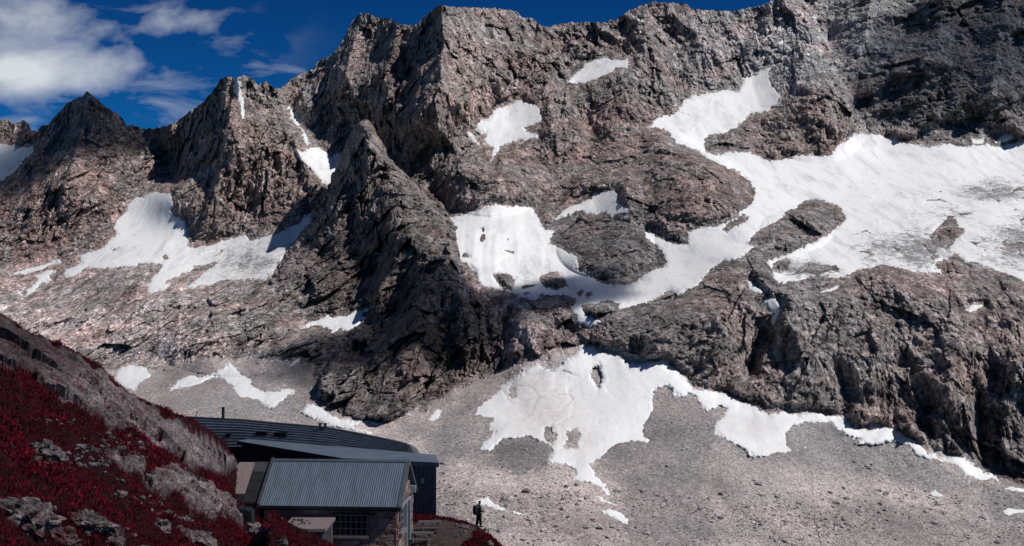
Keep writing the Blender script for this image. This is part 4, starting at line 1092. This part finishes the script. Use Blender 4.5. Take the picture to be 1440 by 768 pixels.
# window in the front wall
wx0, wx1, wz0, wz1 = -3.98, -2.06, -1.72, -0.52
win = part('window', [hf(wx0,wf-.05,wz0),hf(wx1,wf-.05,wz0),hf(wx1,wf-.05,wz1),hf(wx0,wf-.05,wz1)], [(0,1,2,3)], M_glass, hut)
win['label'] = 'dark barred window of three rows of panes'
for i in range(7):
    s = wx0 + (wx1 - wx0) * i / 6
    bx('glazing_bar', hf, s - .018, s + .018, wf - .085, wf - .055, wz0, wz1, M_frame, win)
for j in range(4):
    h = wz0 + (wz1 - wz0) * j / 3
    bx('glazing_bar', hf, wx0, wx1, wf - .092, wf - .06, h - .018, h + .018, M_frame, win)
bx('sill', hf, wx0 - .12, wx1 + .1, wf - .20, wf - .01, wz0 - .17, wz0 - .03, M_slab, hut)
bx('lintel', hf, wx0 - .15, wx1 + .55, wf - .12, wf - .01, wz1 + .03, wz1 + .13, M_dark, hut)
# gable side: window, pale posts of the doorway, lamp box
gwin = part('window', [hf(wr+.05,1.15,-1.6),hf(wr+.05,2.35,-1.6),hf(wr+.05,2.35,-.35),hf(wr+.05,1.15,-.35)], [(0,1,2,3)], M_glass, hut)
for t_0 in (1.15, 1.55, 1.95, 2.35):
    bx('glazing_bar', hf, wr + .055, wr + .10, t_0 - .03, t_0 + .03, -1.6, -.35, M_frame, gwin)
for h_0 in (-1.6, -1.15, -.75, -.35):
    bx('glazing_bar', hf, wr + .058, wr + .108, 1.15, 2.35, h_0 - .025, h_0 + .025, M_frame, gwin)
bx('sill', hf, wr + .01, wr + .26, .75, 2.6, -1.86, -1.66, M_slab, hut)
bx('beam', hf, wr + .06, wr + .16, 0.9, 5.2, -.24, -.12, M_white, hut)
door = bx('door', hf, wr + .01, wr + .07, 3.45, 4.45, BASE, -.62, M_door, hut)
bx('door_post', hf, wr + .02, wr + .17, 3.2, 3.42, BASE, -.25, M_white, door)
bx('door_post', hf, wr + .02, wr + .17, 4.5, 4.75, BASE, -.25, M_white, door)
bx('wall_lamp', hf, wr + .02, wr + .40, 5.0, 5.35, .05, .50, M_white, hut, 0.03)
# stones of the walls, each one its own piece
stone_me = []
rs = random.Random(12)
for k in range(12):
    bm = bmesh.new()
    bmesh.ops.create_cube(bm, size=1.0)
    for v_ in bm.verts:
        v_.co += Vector((rs.uniform(-.10, .10), rs.uniform(-.06, .06), rs.uniform(-.13, .13)))
    bmesh.ops.bevel(bm, geom=bm.edges[:], offset=0.09, segments=1, affect='EDGES')
    me = bpy.data.meshes.new('stone')
    bm.to_mesh(me)
    bm.free()
    me.materials.append(M_stone)
    stone_me.append(me)
def lay(fr_pt, a0, a1, h0, h1, blocked, rot, hmin=.15, hmax=.29, wmin=.24, wmax=.68, top=None):
    h = h0
    n = 0
    while h < h1:
        dh = rs.uniform(hmin, hmax)
        a = a0 - rs.uniform(0, .3)
        while a < a1:
            da = rs.uniform(wmin, wmax)
            ac, hc_ = max(a, a0) + (min(a + da, a1) - max(a, a0)) / 2, h + dh / 2
            ww_ = min(a + da, a1) - max(a, a0)
            lim = top(ac) if top else h1
            if ww_ > 0.1 and hc_ + dh * .5 < lim and not any(b0 - ww_ / 2 < ac < b1 + ww_ / 2 and c0 - dh / 2 < hc_ < c1 + dh / 2 for b0, b1, c0, c1 in blocked):
                o = bpy.data.objects.new('stone', stone_me[rs.randrange(12)])
                C.objects.link(o)
                o.location = fr_pt(ac, hc_)
                o.rotation_euler = (0, rs.uniform(-.06, .06), rot)
                o.scale = (ww_ * .99, rs.uniform(.10, .17), dh * 1.0)
                o.parent = wall
                n += 1
            a += da
        h += dh
    return n
nst = lay(lambda a, h: hf(a, wf - .01, h), -6.4, wr, -2.75, zf - .05, [(wx0 - .13, wx1 + .1, wz0 - .17, wz1 + .14), (-6.6, -3.8, -3, -.62)], ang)
nst += lay(lambda a, h: hf(wr + .005, a, h), wf, wb, -2.75, RID - .2, [(1.1, 2.4, -1.86, -.3), (3.15, 4.8, -4, -.2), (.85, 5.3, -.25, -.1)], ang + R(90), .22, .36, .4, .95, top=lambda a: (a if a < HD else DEP - a) * pit - .42)

# ================= slab-roofed shed in front of it
def sf(x, y, z):
    return Vector((x, y, z))
SZ = -13.36
shed = empty('slab_shed', (-11.8, 71.5, -16), 'low shed with a flat stone slab roof against the front of the stone hut', 'shed')
hexa('roof_slab', [sf(-13.02,69.55,SZ-.17),sf(-10.5,69.55,SZ-.17),sf(-10.45,73.1,SZ-.17),sf(-13.0,73.1,SZ-.17),sf(-13.02,69.55,SZ),sf(-10.5,69.55,SZ),sf(-10.45,73.1,SZ),sf(-13.0,73.1,SZ)], M_slab, shed)
hexa('wall', [sf(-12.8,69.8,-16.4),sf(-10.72,69.8,-16.4),sf(-10.7,73.2,-16.4),sf(-12.8,73.2,-16.4),sf(-12.8,69.8,SZ-.175),sf(-10.72,69.8,SZ-.175),sf(-10.7,73.2,SZ-.175),sf(-12.8,73.2,SZ-.175)], M_mortar, shed)
hexa('corner_post', [sf(-10.86,69.66,-16.4),sf(-10.64,69.66,-16.4),sf(-10.64,69.86,-16.4),sf(-10.86,69.86,-16.4),sf(-10.86,69.66,SZ-.18),sf(-10.64,69.66,SZ-.18),sf(-10.64,69.86,SZ-.18),sf(-10.86,69.86,SZ-.18)], M_plank, shed)
hexa('corner_post', [sf(-10.72,72.55,-16.4),sf(-10.60,72.55,-16.4),sf(-10.60,73.05,-16.4),sf(-10.72,73.05,-16.4),sf(-10.72,72.55,SZ-.18),sf(-10.60,72.55,SZ-.18),sf(-10.60,73.05,SZ-.18),sf(-10.72,73.05,SZ-.18)], M_plank, shed)
sdoor = hexa('door', [sf(-10.705,70.1,-16.4),sf(-10.665,70.1,-16.4),sf(-10.655,72.3,-16.4),sf(-10.70,72.3,-16.4),sf(-10.705,70.1,-13.7),sf(-10.665,70.1,-13.7),sf(-10.655,72.3,-13.7),sf(-10.70,72.3,-13.7)], M_door, shed)
for k in range(4):
    y = 70.15 + .68 * k
    hexa('door_plank', [sf(-10.662,y,-16.3),sf(-10.635,y,-16.3),sf(-10.625,y+.07,-16.3),sf(-10.65,y+.07,-16.3),sf(-10.662,y,-13.75),sf(-10.635,y,-13.75),sf(-10.625,y+.07,-13.75),sf(-10.65,y+.07,-13.75)], M_verge, sdoor)
for k in range(14):
    px_, py_, sz_ = -12.75 + rs.random() * 1.25, 70.6 + rs.random() * 1.9, rs.uniform(.05, .11)
    o = rock_cloud('loose_stone', np.array([[px_, py_, SZ + sz_ * .45]]), np.array([sz_]), M_boulder, np.array([[.2, .17, .165]]) * rs.uniform(.5, 1.5), 70 + k)
    tag(o, 'one of the small loose stones strewn on the shed slab roof', 'stone', 'loose stones on the shed roof')

# ================= black covered box at the left of the hut
dq = hit(347, 742) + .2
bq = at(345, 742, dq)
bw, bh, bd = 23 / F * dq, 37 / F * dq, .8
bm = bmesh.new()
bmesh.ops.create_cube(bm, size=1.0)
bmesh.ops.subdivide_edges(bm, edges=bm.edges[:], cuts=5, use_grid_fill=True)
for v_ in bm.verts:
    c_ = v_.co
    tp = 1 - 0.10 * (c_.z + .5)
    c_.x, c_.y = c_.x * tp * (1 + .03 * math.sin(c_.z * 19)), c_.y * tp
    c_.z += 0.03 * math.sin(c_.x * 9) * (c_.z > .4) - .05 * (c_.x + .5) * (c_.z > .45)
    v_.co = Vector((c_.x * bw, c_.y * bd, c_.z * bh + bh / 2))
bmesh.ops.bevel(bm, geom=[e for e in bm.edges if e.calc_face_angle(0) > .8], offset=.05, segments=2, affect='EDGES')
me = bpy.data.meshes.new('covered_box')
bm.to_mesh(me)
bm.free()
me.materials.append(M_tarp)
o = bpy.data.objects.new('covered_box', me)
C.objects.link(o)
o.location = (bq.x, bq.y, bq.z - .25)
tag(o, 'upright black covered box between the pale rocks and the hut roof', 'box')

# ================= metal annexe behind the hut
ZA = -12.05
ann = empty('metal_annexe', (-9, 90, -16), 'dark slate metal annexe with mono-pitch roof, corrugated end wall by the picnic tables', 'building')
a_fr, a_fl, a_ll, a_br = Vector((-5.35, 87.2, 0)), Vector((-12.1, 89.5, 0)), Vector((-21.6, 98.8, 0)), Vector((-5.75, 90.5, 0))
def zz_(p, z):
    return Vector((p.x, p.y, z))
corr('front_wall', zz_(a_fl, -16.4), zz_(a_fr, -16.4), zz_(a_fr, ZA - .05), zz_(a_fl, ZA - .05), 22, .022, M_wallmetal, ann)
corr('side_wall', zz_(a_fr, -16.4), zz_(a_br, -16.4), zz_(a_br, ZA - .05), zz_(a_fr, ZA - .05), 12, .022, M_wallmetal, ann)
part('left_wall', [zz_(a_fl, -16.4), zz_(a_ll, -16.4), zz_(a_ll, ZA + .1), zz_(a_fl, ZA - .06)], [(0, 1, 2, 3)], M_black, ann)  # shade of this left-facing wall is put into its near-black colour
rf = [Vector((-5.15, 86.95, ZA)), Vector((-12.25, 89.25, ZA)), Vector((-21.9, 98.6, ZA + .12)), Vector((-21.2, 99.2, ZA + .22)), Vector((-7.0, 90.6, ZA + .22)), Vector((-5.6, 90.4, ZA + .1))]
part('roof', rf + [p - Vector((0, 0, .16)) for p in rf], [(0,1,2,3,4,5)] + [(i, (i + 5) % 6, 6 + (i + 5) % 6, 6 + i) for i in range(6)] + [(11,10,9,8,7,6)], M_annroof, ann)
part('fascia', [rf[0] + Vector((.02,-.03,.02)), rf[1] + Vector((0,-.03,.02)), rf[1] + Vector((0,-.03,-.30)), rf[0] + Vector((.02,-.03,-.30))], [(0,1,2,3)], M_shell, ann)
part('fascia', [rf[1] + Vector((-.02,-.03,.02)), rf[2] + Vector((-.02,-.03,.02)), rf[2] + Vector((-.02,-.03,-.30)), rf[1] + Vector((-.02,-.03,-.30))], [(0,1,2,3)], M_black, ann)  # left fascia coloured near-black for shade, unlike the front one
def tube(name, a, b, r, mat, parent, n=10):
    a, b = Vector(a), Vector(b)
    d = (b - a).normalized()
    x = d.orthogonal().normalized()
    y = d.cross(x)
    V = [p + (x * math.cos(2 * math.pi * i / n) + y * math.sin(2 * math.pi * i / n)) * r for p in (a, b) for i in range(n)]
    Fc = [(i, (i + 1) % n, n + (i + 1) % n, n + i) for i in range(n)] + [tuple(range(n))[::-1], tuple(range(n, 2 * n))]
    return part(name, V, Fc, mat, parent)
tube('roof_pipe', (-5.1, 87.0, ZA - .06), (-4.75, 86.95, ZA - .1), .05, M_dark, ann)
bx('wall_lamp', sf, -6.42, -6.22, 87.25, 87.45, -13.55, -13.2, M_white, ann)

# ================= long refuge with a shell of horizontal corrugated sheet
ref = empty('mountain_refuge', (-17, 100, -16), 'long slate-blue metal refuge with curved ridge and horizontal corrugated shell', 'building')
topl = [(262,587,105),(300,589,103.5),(340,591,102),(380,595,100.6),(420,598.5,99),(458,602,97.4),(501,610,95.6),(542,618.5,93.8),(566,624,92.6),(576,628,91.9),(589,650,91.0)]
botl = [(262,632,101.5),(300,630,100.4),(340,629,99.2),(380,631,97.6),(420,634,96.0),(458,637,94.6),(501,642,93.0),(542,646,91.8),(566,648.5,91.2),(576,650,90.9),(589,653,90.6)]
NU, NWV = 120, 10
V, Fc = [], []
rows = NWV * 6
tx = np.linspace(262, 589, NU)
tk, bk = np.array(topl, float), np.array(botl, float)
shell_pt = lambda uu, f: at(uu, np.interp(uu, bk[:, 0], bk[:, 1]) * (1 - f) + np.interp(uu, tk[:, 0], tk[:, 1]) * f, np.interp(uu, bk[:, 0], bk[:, 2]) * (1 - f) + np.interp(uu, tk[:, 0], tk[:, 2]) * f)
for j in range(rows + 1):
    f = j / rows
    for i in range(NU):
        p = shell_pt(tx[i], f)
        p += Vector((-.25, -.8, .55)).normalized() * (.065 * math.sin(f * NWV * 2 * math.pi) + .18 * math.sin(math.pi * f))
        V.append(p)
for j in range(rows):
    for i in range(NU - 1):
        k = j * NU + i
        Fc.append((k, k + 1, k + NU + 1, k + NU))
part('shell_roof', V, Fc, M_shell, ref, smooth=True)
cap = []
for i in range(NU):
    p = shell_pt(tx[i], 1.0)
    cap += [p + Vector((0, -.10, -.06)), p + Vector((0, -.05, .08)), p + Vector((.1, .5, .05)), p + Vector((.3, 3.0, -.5)), p + Vector((.4, 5.0, -5))]
part('ridge_cap', cap, [(5 * i + j, 5 * i + 5 + j, 5 * i + 6 + j, 5 * i + 1 + j) for i in range(NU - 1) for j in range(4)], M_wallmetal, ref)
part('base_wall', [shell_pt(uu, 0) + Vector((0, .03, dz)) for uu in tx for dz in (.02, -4.0)], [(2 * i, 2 * i + 2, 2 * i + 3, 2 * i + 1) for i in range(NU - 1)], M_black, ref)
def sh_window(uc, fc, wm, hm_, shutter=False, label=None):
    c_ = shell_pt(uc, fc)
    ax = (shell_pt(uc + 5, fc) - shell_pt(uc - 5, fc)).normalized()
    up = Vector((0, 0, 1))
    nr = ax.cross(up).normalized()
    if nr.y > 0:
        nr = -nr
    c_ = c_ + nr * .38
    def wfr(s, t, h):
        return c_ + ax * s - nr * t + up * h
    f_ = bx('window', wfr, -wm / 2, wm / 2, 0, .7, -hm_ / 2, hm_ / 2, M_dark, ref)
    bx('pane', wfr, -wm / 2 + .06, wm / 2 - .06, -.015, -.004, -hm_ / 2 + .1, hm_ / 2 - .05, M_glass, f_)
    bx('sill', wfr, -wm / 2 - .04, wm / 2 + .04, -.10, -.02, -hm_ / 2 - .06, -hm_ / 2 + .05, M_verge, f_)
    bx('jamb', wfr, -wm / 2 - .06, -wm / 2, -.03, .5, -hm_ / 2, hm_ / 2, M_verge, f_)
    bx('apron', wfr, -wm / 2 + .2, wm / 2 + .02, -.02, .3, -hm_ / 2 - .42, -hm_ / 2 - .065, M_panel_l, f_)
    if shutter:
        bx('shutter', wfr, wm / 2 + .05, wm / 2 + .62, -.06, .02, -hm_ / 2 + .02, hm_ / 2 + .06, M_dark, f_)
sh_window(325, .42, .45, .48)
sh_window(372, .52, 1.15, .62)
sh_window(395, .55, .75, .55, True)
for uc, hh_, dbl in [(313, .95, False), (454, .55, True)]:
    b0 = shell_pt(uc, .98)
    if dbl:
        ch = bx('chimney', lambda s, t, h: b0 + Vector((s, t, h)), -.10, .10, -.35, .05, -1.5, .10, M_dark, ref)
        for ox in (-.2, .22):
            tube('pipe', b0 + Vector((ox, -.15, -.05)), b0 + Vector((ox, -.15, .32)), .09, M_dark, ch)
            tube('cowl', b0 + Vector((ox, -.15, .33)), b0 + Vector((ox, -.15, .42)), .14, M_dark, ch)
    else:
        tube('chimney', b0 + Vector((0, .2, -.3)), b0 + Vector((0, .2, hh_)), .12, M_dark, ref)
        tube('chimney_cowl', b0 + Vector((0, .2, hh_ + .005)), b0 + Vector((0, .2, hh_ + .09)), .15, M_dark, ref)
b0, b1 = shell_pt(452, .40), shell_pt(480, .42)
tube('snow_rail', b0 + Vector((-.2, -.5, .35)), b1 + Vector((-.2, -.5, .35)), .035, M_verge, ref)
tube('roof_bracket', shell_pt(272, 1.0) + Vector((.0, 0, -.2)), shell_pt(278, 1.0) + Vector((0, 0, .55)), .03, M_dark, ref)
# ------------------------------------------------------------------ picnic tables
def picnic_table(x, y, z, rz, label, L=1.55):
    r = empty('picnic_table', (x, y, z), label, 'table', 'picnic tables on the terrace')
    c, s = math.cos(rz), math.sin(rz)
    fr = lambda a, b, h: Vector((x + a * c - b * s, y + a * s + b * c, z + h))
    for k in range(4):
        bx('tabletop_plank', fr, -L / 2, L / 2, -.36 + .185 * k, -.19 + .185 * k, .70, .745, M_plank, r)
    for sd_ in (-1, 1):
        for k in range(2):
            b0 = sd_ * .72 + (k - 1) * .15
            bx('seat_plank', fr, -L / 2, L / 2, b0, b0 + .135, .41, .45, M_plank, r)
    for a in (-L / 2 + .28, L / 2 - .28):
        bx('cross_rail', fr, a - .03, a + .03, -.80, .80, .32, .405, M_plank, r)
        bx('top_rail', fr, a - .03, a + .03, -.34, .34, .62, .695, M_plank, r)
        for sd_ in (-1, 1):
            p0, p1 = (.62 * sd_, -.05), (.22 * sd_, .66)
            q = [fr(a + .032, p0[0] - .05, p0[1]), fr(a + .09, p0[0] - .05, p0[1]), fr(a + .09, p0[0] + .05, p0[1]), fr(a + .032, p0[0] + .05, p0[1]),
                 fr(a + .032, p1[0] - .05, p1[1]), fr(a + .09, p1[0] - .05, p1[1]), fr(a + .09, p1[0] + .05, p1[1]), fr(a + .032, p1[0] + .05, p1[1])]
            hexa('leg', q, M_plank, r)
    return r
picnic_table(-5.45, 82.0, ground(-5.45, 82.0) - .02, R(3), 'weathered picnic table near the corner of the metal annexe')
picnic_table(-5.75, 78.2, ground(-5.75, 78.2) - .02, R(-3), 'weathered picnic table nearer the gable of the stone hut, partly hidden')

# ------------------------------------------------------------------ the hiker
M_skin = paint_mat('skin', (.20, .12, .09), 0.6, 0, 0.1)
M_jacket = paint_mat('dark_jacket', (.016, .018, .024), 0.8, 0, 0.3, 8)
M_trous = paint_mat('black_trousers', (.010, .010, .012), 0.85, 0, 0.3, 8)
M_pack = paint_mat('dark_blue_backpack', (.016, .026, .042), 0.7, 0, 0.3, 8)
M_hair = paint_mat('dark_cap', (.014, .013, .014), 0.8, 0, 0.3, 8)
def skin(name, verts, edges, radii, mat, loc, rz, parent=None, sub=1, root=0):
    me = bpy.data.meshes.new(name)
    me.from_pydata(verts, edges, [])
    me.materials.append(mat)
    o = bpy.data.objects.new(name, me)
    C.objects.link(o)
    m = o.modifiers.new('skin', 'SKIN')
    m.use_smooth_shade = True
    sv = me.skin_vertices[0].data if me.skin_vertices else None
    if sv is None:
        bm = bmesh.new()
        bm.from_mesh(me)
        bm.verts.layers.skin.verify()
        bm.to_mesh(me)
        bm.free()
        sv = me.skin_vertices[0].data
    for i, r in enumerate(radii):
        sv[i].radius = r if isinstance(r, tuple) else (r, r)
        sv[i].use_root = (i == root)
    ss = o.modifiers.new('sub', 'SUBSURF')
    ss.levels = ss.render_levels = sub
    if parent:
        o.parent = parent
    else:
        o.location = loc
        o.rotation_euler = (0, 0, rz)
    return o
pu0 = at(673.5, 741.5, 83.6)
pl = Vector((pu0.x, pu0.y, ground(pu0.x, pu0.y) + .01))
person = empty('person', pl, 'hiker in dark clothes with a backpack standing on the terrace edge, facing right', 'person')
person.rotation_euler = (0, 0, R(28))
# x forward (to the right in the picture), y to the person's left
def chain(pts):
    return [tuple(p) for p in pts]
bv = [(0,0,.95),(.0,0,1.10),(-.01,0,1.28),(-.02,0,1.43),(.01,0,1.50),(.035,0,1.56),(.05,0,1.63),(.05,0,1.70),(.045,0,1.755)]
be = [(i, i + 1) for i in range(8)]
br_ = [(.15,.15),(.135,.125),(.15,.13),(.11,.09),(.055,.055),(.066,.064),(.094,.086),(.096,.088),(.055,.055)]
for sd_ in (-1, 1):
    k = len(bv)
    fx = .09 if sd_ < 0 else -.09
    bv += [(0,.10*sd_,.88),(fx*.6,.11*sd_,.50),(fx-.02,.11*sd_,.09),(fx+.06,.115*sd_,.04),(fx+.17,.12*sd_,.03)]
    be += [(0,k),(k,k+1),(k+1,k+2),(k+2,k+3),(k+3,k+4)]
    br_ += [.10,.066,.046,.045,.035]
    k = len(bv)
    hx, hz = .20, 1.07
    bv += [(-.02,.19*sd_,1.41),(-.05,.24*sd_,1.16),(.11,.19*sd_,1.08),(.19,.16*sd_,1.07),(.23,.15*sd_,1.065)]
    be += [(3,k),(k,k+1),(k+1,k+2),(k+2,k+3),(k+3,k+4)]
    br_ += [.062,.046,.034,(.036,.022),(.038,.02)]
    for fi in range(4):
        f = len(bv)
        off = (fi - 1.5) * .019
        L_ = (.058, .068, .064, .05)[fi]
        bv += [(.25, (.15 + off) * sd_, 1.06), (.25 + L_ * .6, (.145 + off) * sd_, 1.05), (.25 + L_, (.14 + off) * sd_, 1.025)]
        be += [(k + 4, f), (f, f + 1), (f + 1, f + 2)]
        br_ += [.0085, .008, .007]
    f = len(bv)
    bv += [(.205, (.15 - .035) * sd_, 1.075), (.245, (.15 - .05) * sd_, 1.07)]
    be += [(k + 3, f), (f, f + 1)]
    br_ += [.010, .008]
body_o = skin('body', bv, be, br_, M_skin, None, 0, person)
# clothing
jv = [(0,0,.90),(0,0,1.10),(-.01,0,1.28),(-.02,0,1.44),(0,0,1.50)]
je = [(0,1),(1,2),(2,3),(3,4)]
jr = [(.175,.155),(.165,.145),(.175,.15),(.13,.11),(.075,.075)]
for sd_ in (-1, 1):
    k = len(jv)
    jv += [(-.02,.20*sd_,1.41),(-.05,.25*sd_,1.16),(.11,.195*sd_,1.085),(.16,.17*sd_,1.075)]
    je += [(3,k),(k,k+1),(k+1,k+2),(k+2,k+3)]
    jr += [.095,.076,.060,.052]
skin('jacket', jv, je, jr, M_jacket, None, 0, person)
tv = [(0,0,.95)]
te_ = []
tr = [(.16,.16)]
for sd_ in (-1, 1):
    k = len(tv)
    fx = .09 if sd_ < 0 else -.09
    tv += [(0,.10*sd_,.86),(fx*.6,.11*sd_,.50),(fx-.02,.11*sd_,.12)]
    te_ += [(0,k),(k,k+1),(k+1,k+2)]
    tr += [.13,.104,.085]
skin('trousers', tv, te_, tr, M_trous, None, 0, person)
for sd_ in (-1, 1):
    fx = .09 if sd_ < 0 else -.09
    skin('boot', [(fx-.03,.11*sd_,.14),(fx-.02,.11*sd_,.055),(fx+.09,.117*sd_,.045),(fx+.19,.122*sd_,.04)], [(0,1),(1,2),(2,3)], [.06,.056,.052,.042], M_trous, None, 0, person)
skin('cap', [(.03,0,1.70),(.04,0,1.755),(.045,0,1.79),(.10,0,1.735),(.16,0,1.725)], [(0,1),(1,2),(1,3),(3,4)], [(.108,.10),(.106,.098),(.055,.055),(.05,.07),(.012,.06)], M_hair, None, 0, person, root=1)
# face: eyes, nose, ears as small pieces of the head
def ball(name, c, r, mat, parent):
    bm = bmesh.new()
    bmesh.ops.create_icosphere(bm, subdivisions=2, radius=1)
    for v_ in bm.verts:
        v_.co = Vector((v_.co.x * r[0] + c[0], v_.co.y * r[1] + c[1], v_.co.z * r[2] + c[2]))
    me = bpy.data.meshes.new(name)
    bm.to_mesh(me)
    bm.free()
    me.materials.append(mat)
    o = bpy.data.objects.new(name, me)
    C.objects.link(o)
    o.parent = parent
    return o
ball('nose', (.140, 0, 1.645), (.018, .013, .022), M_skin, body_o)
for sd_ in (-1, 1):
    ball('eye', (.122, .032 * sd_, 1.668), (.01, .012, .009), M_hair, body_o)
    ball('ear', (.045, .082 * sd_, 1.655), (.018, .010, .030), M_skin, body_o)
ball('mouth', (.126, 0, 1.605), (.008, .022, .005), M_hair, body_o)
# backpack on the back
bm = bmesh.new()
bmesh.ops.create_cube(bm, size=1.0)
bmesh.ops.subdivide_edges(bm, edges=bm.edges[:], cuts=3, use_grid_fill=True)
for v_ in bm.verts:
    c_ = v_.co
    tp = 1 - .28 * max(0, c_.z) * 1.4
    c_.y *= tp
    c_.x *= (1 - .35 * max(0, c_.z)) * (1.0 if c_.x > 0 else 1.12 - .3 * abs(c_.z))
me = bpy.data.meshes.new('backpack')
bmesh.ops.smooth_vert(bm, verts=bm.verts[:], factor=.5)
for v_ in bm.verts:
    c_ = v_.co
    v_.co = Vector((c_.x * .33 - .20, c_.y * .40, c_.z * .60 + 1.18))
bm.to_mesh(me)
bm.free()
me.materials.append(M_pack)
me.polygons.foreach_set('use_smooth', [True] * len(me.polygons))
pk = bpy.data.objects.new('backpack', me)
C.objects.link(pk)
pk.location = person.location
pk.rotation_euler = person.rotation_euler
tag(pk, 'dark blue backpack worn by the hiker', 'backpack')
for sd_ in (-1, 1):
    skin('shoulder_strap', [(-.16,.10*sd_,1.44),(-.03,.115*sd_,1.535),(.10,.115*sd_,1.42),(.13,.12*sd_,1.22),(-.12,.16*sd_,1.04)], [(0,1),(1,2),(2,3),(3,4)], [.022]*5, M_pack, None, 0, pk)
ball('lid', (-.19, 0, 1.42), (.12, .15, .07), M_pack, pk)

# ------------------------------------------------------------------ drifting clouds that throw the soft shadows seen on the mountain and over the huts
def cloud_vol(dens):
    m = bpy.data.materials.new('cloud_volume')
    m.use_nodes = True
    t = m.node_tree
    t.nodes.clear()
    o = nd(t, 'ShaderNodeOutputMaterial')
    p = nd(t, 'ShaderNodeVolumePrincipled')
    p.inputs['Color'].default_value = (1, 1, 1, 1)
    p.inputs['Density'].default_value = dens
    p.inputs['Anisotropy'].default_value = 0.3
    t.links.new(p.outputs[0], o.inputs['Volume'])
    return m
def cloud(label, target, dist, rx, ry, rz_, od, seed):
    c_ = target + SD * dist
    bm = bmesh.new()
    bmesh.ops.create_icosphere(bm, subdivisions=4, radius=1.0)
    V = np.array([v_.co[:] for v_ in bm.verts])
    FQ = np.array([[v_.index for v_ in f.verts] for f in bm.faces])
    bm.free()
    s_ = 1 + 0.30 * fbm(V * 1.6 + seed, 4, seed, 0.55) + 0.14 * np.abs(fbm(V * 4 + seed, 3, seed + 5))
    W = V * s_[:, None] * np.array([rx, ry, rz_])
    W[:, 2] = np.where(W[:, 2] < 0, W[:, 2] * 0.55, W[:, 2])
    o = mesh_np('cloud', W, FQ, cloud_vol(od / (1.55 * rz_)), smooth=True)
    o.location = c_
    tag(o, label, 'cloud', 'fair-weather clouds drifting overhead')
cloud('white cloud overhead that shades the red hillside and the huts', Vector((-10, 62, -9)), 1500, 170, 150, 60, 0.65, 3)
cloud('small cloud above the dark knob in the middle of the wall', at(860, 352, 1190), 1500, 62, 70, 26, 2.2, 11)
cloud('cloud above the leftmost peak', at(115, 190, 2050), 1500, 150, 150, 60, 2.2, 17)
cloud('long cloud above the upper right wall', at(1390, 60, 1950), 1500, 210, 170, 60, 0.9, 23)
cloud('small cloud above the pyramid buttress', at(610, 430, 1150), 1400, 105, 95, 36, 1.7, 29)
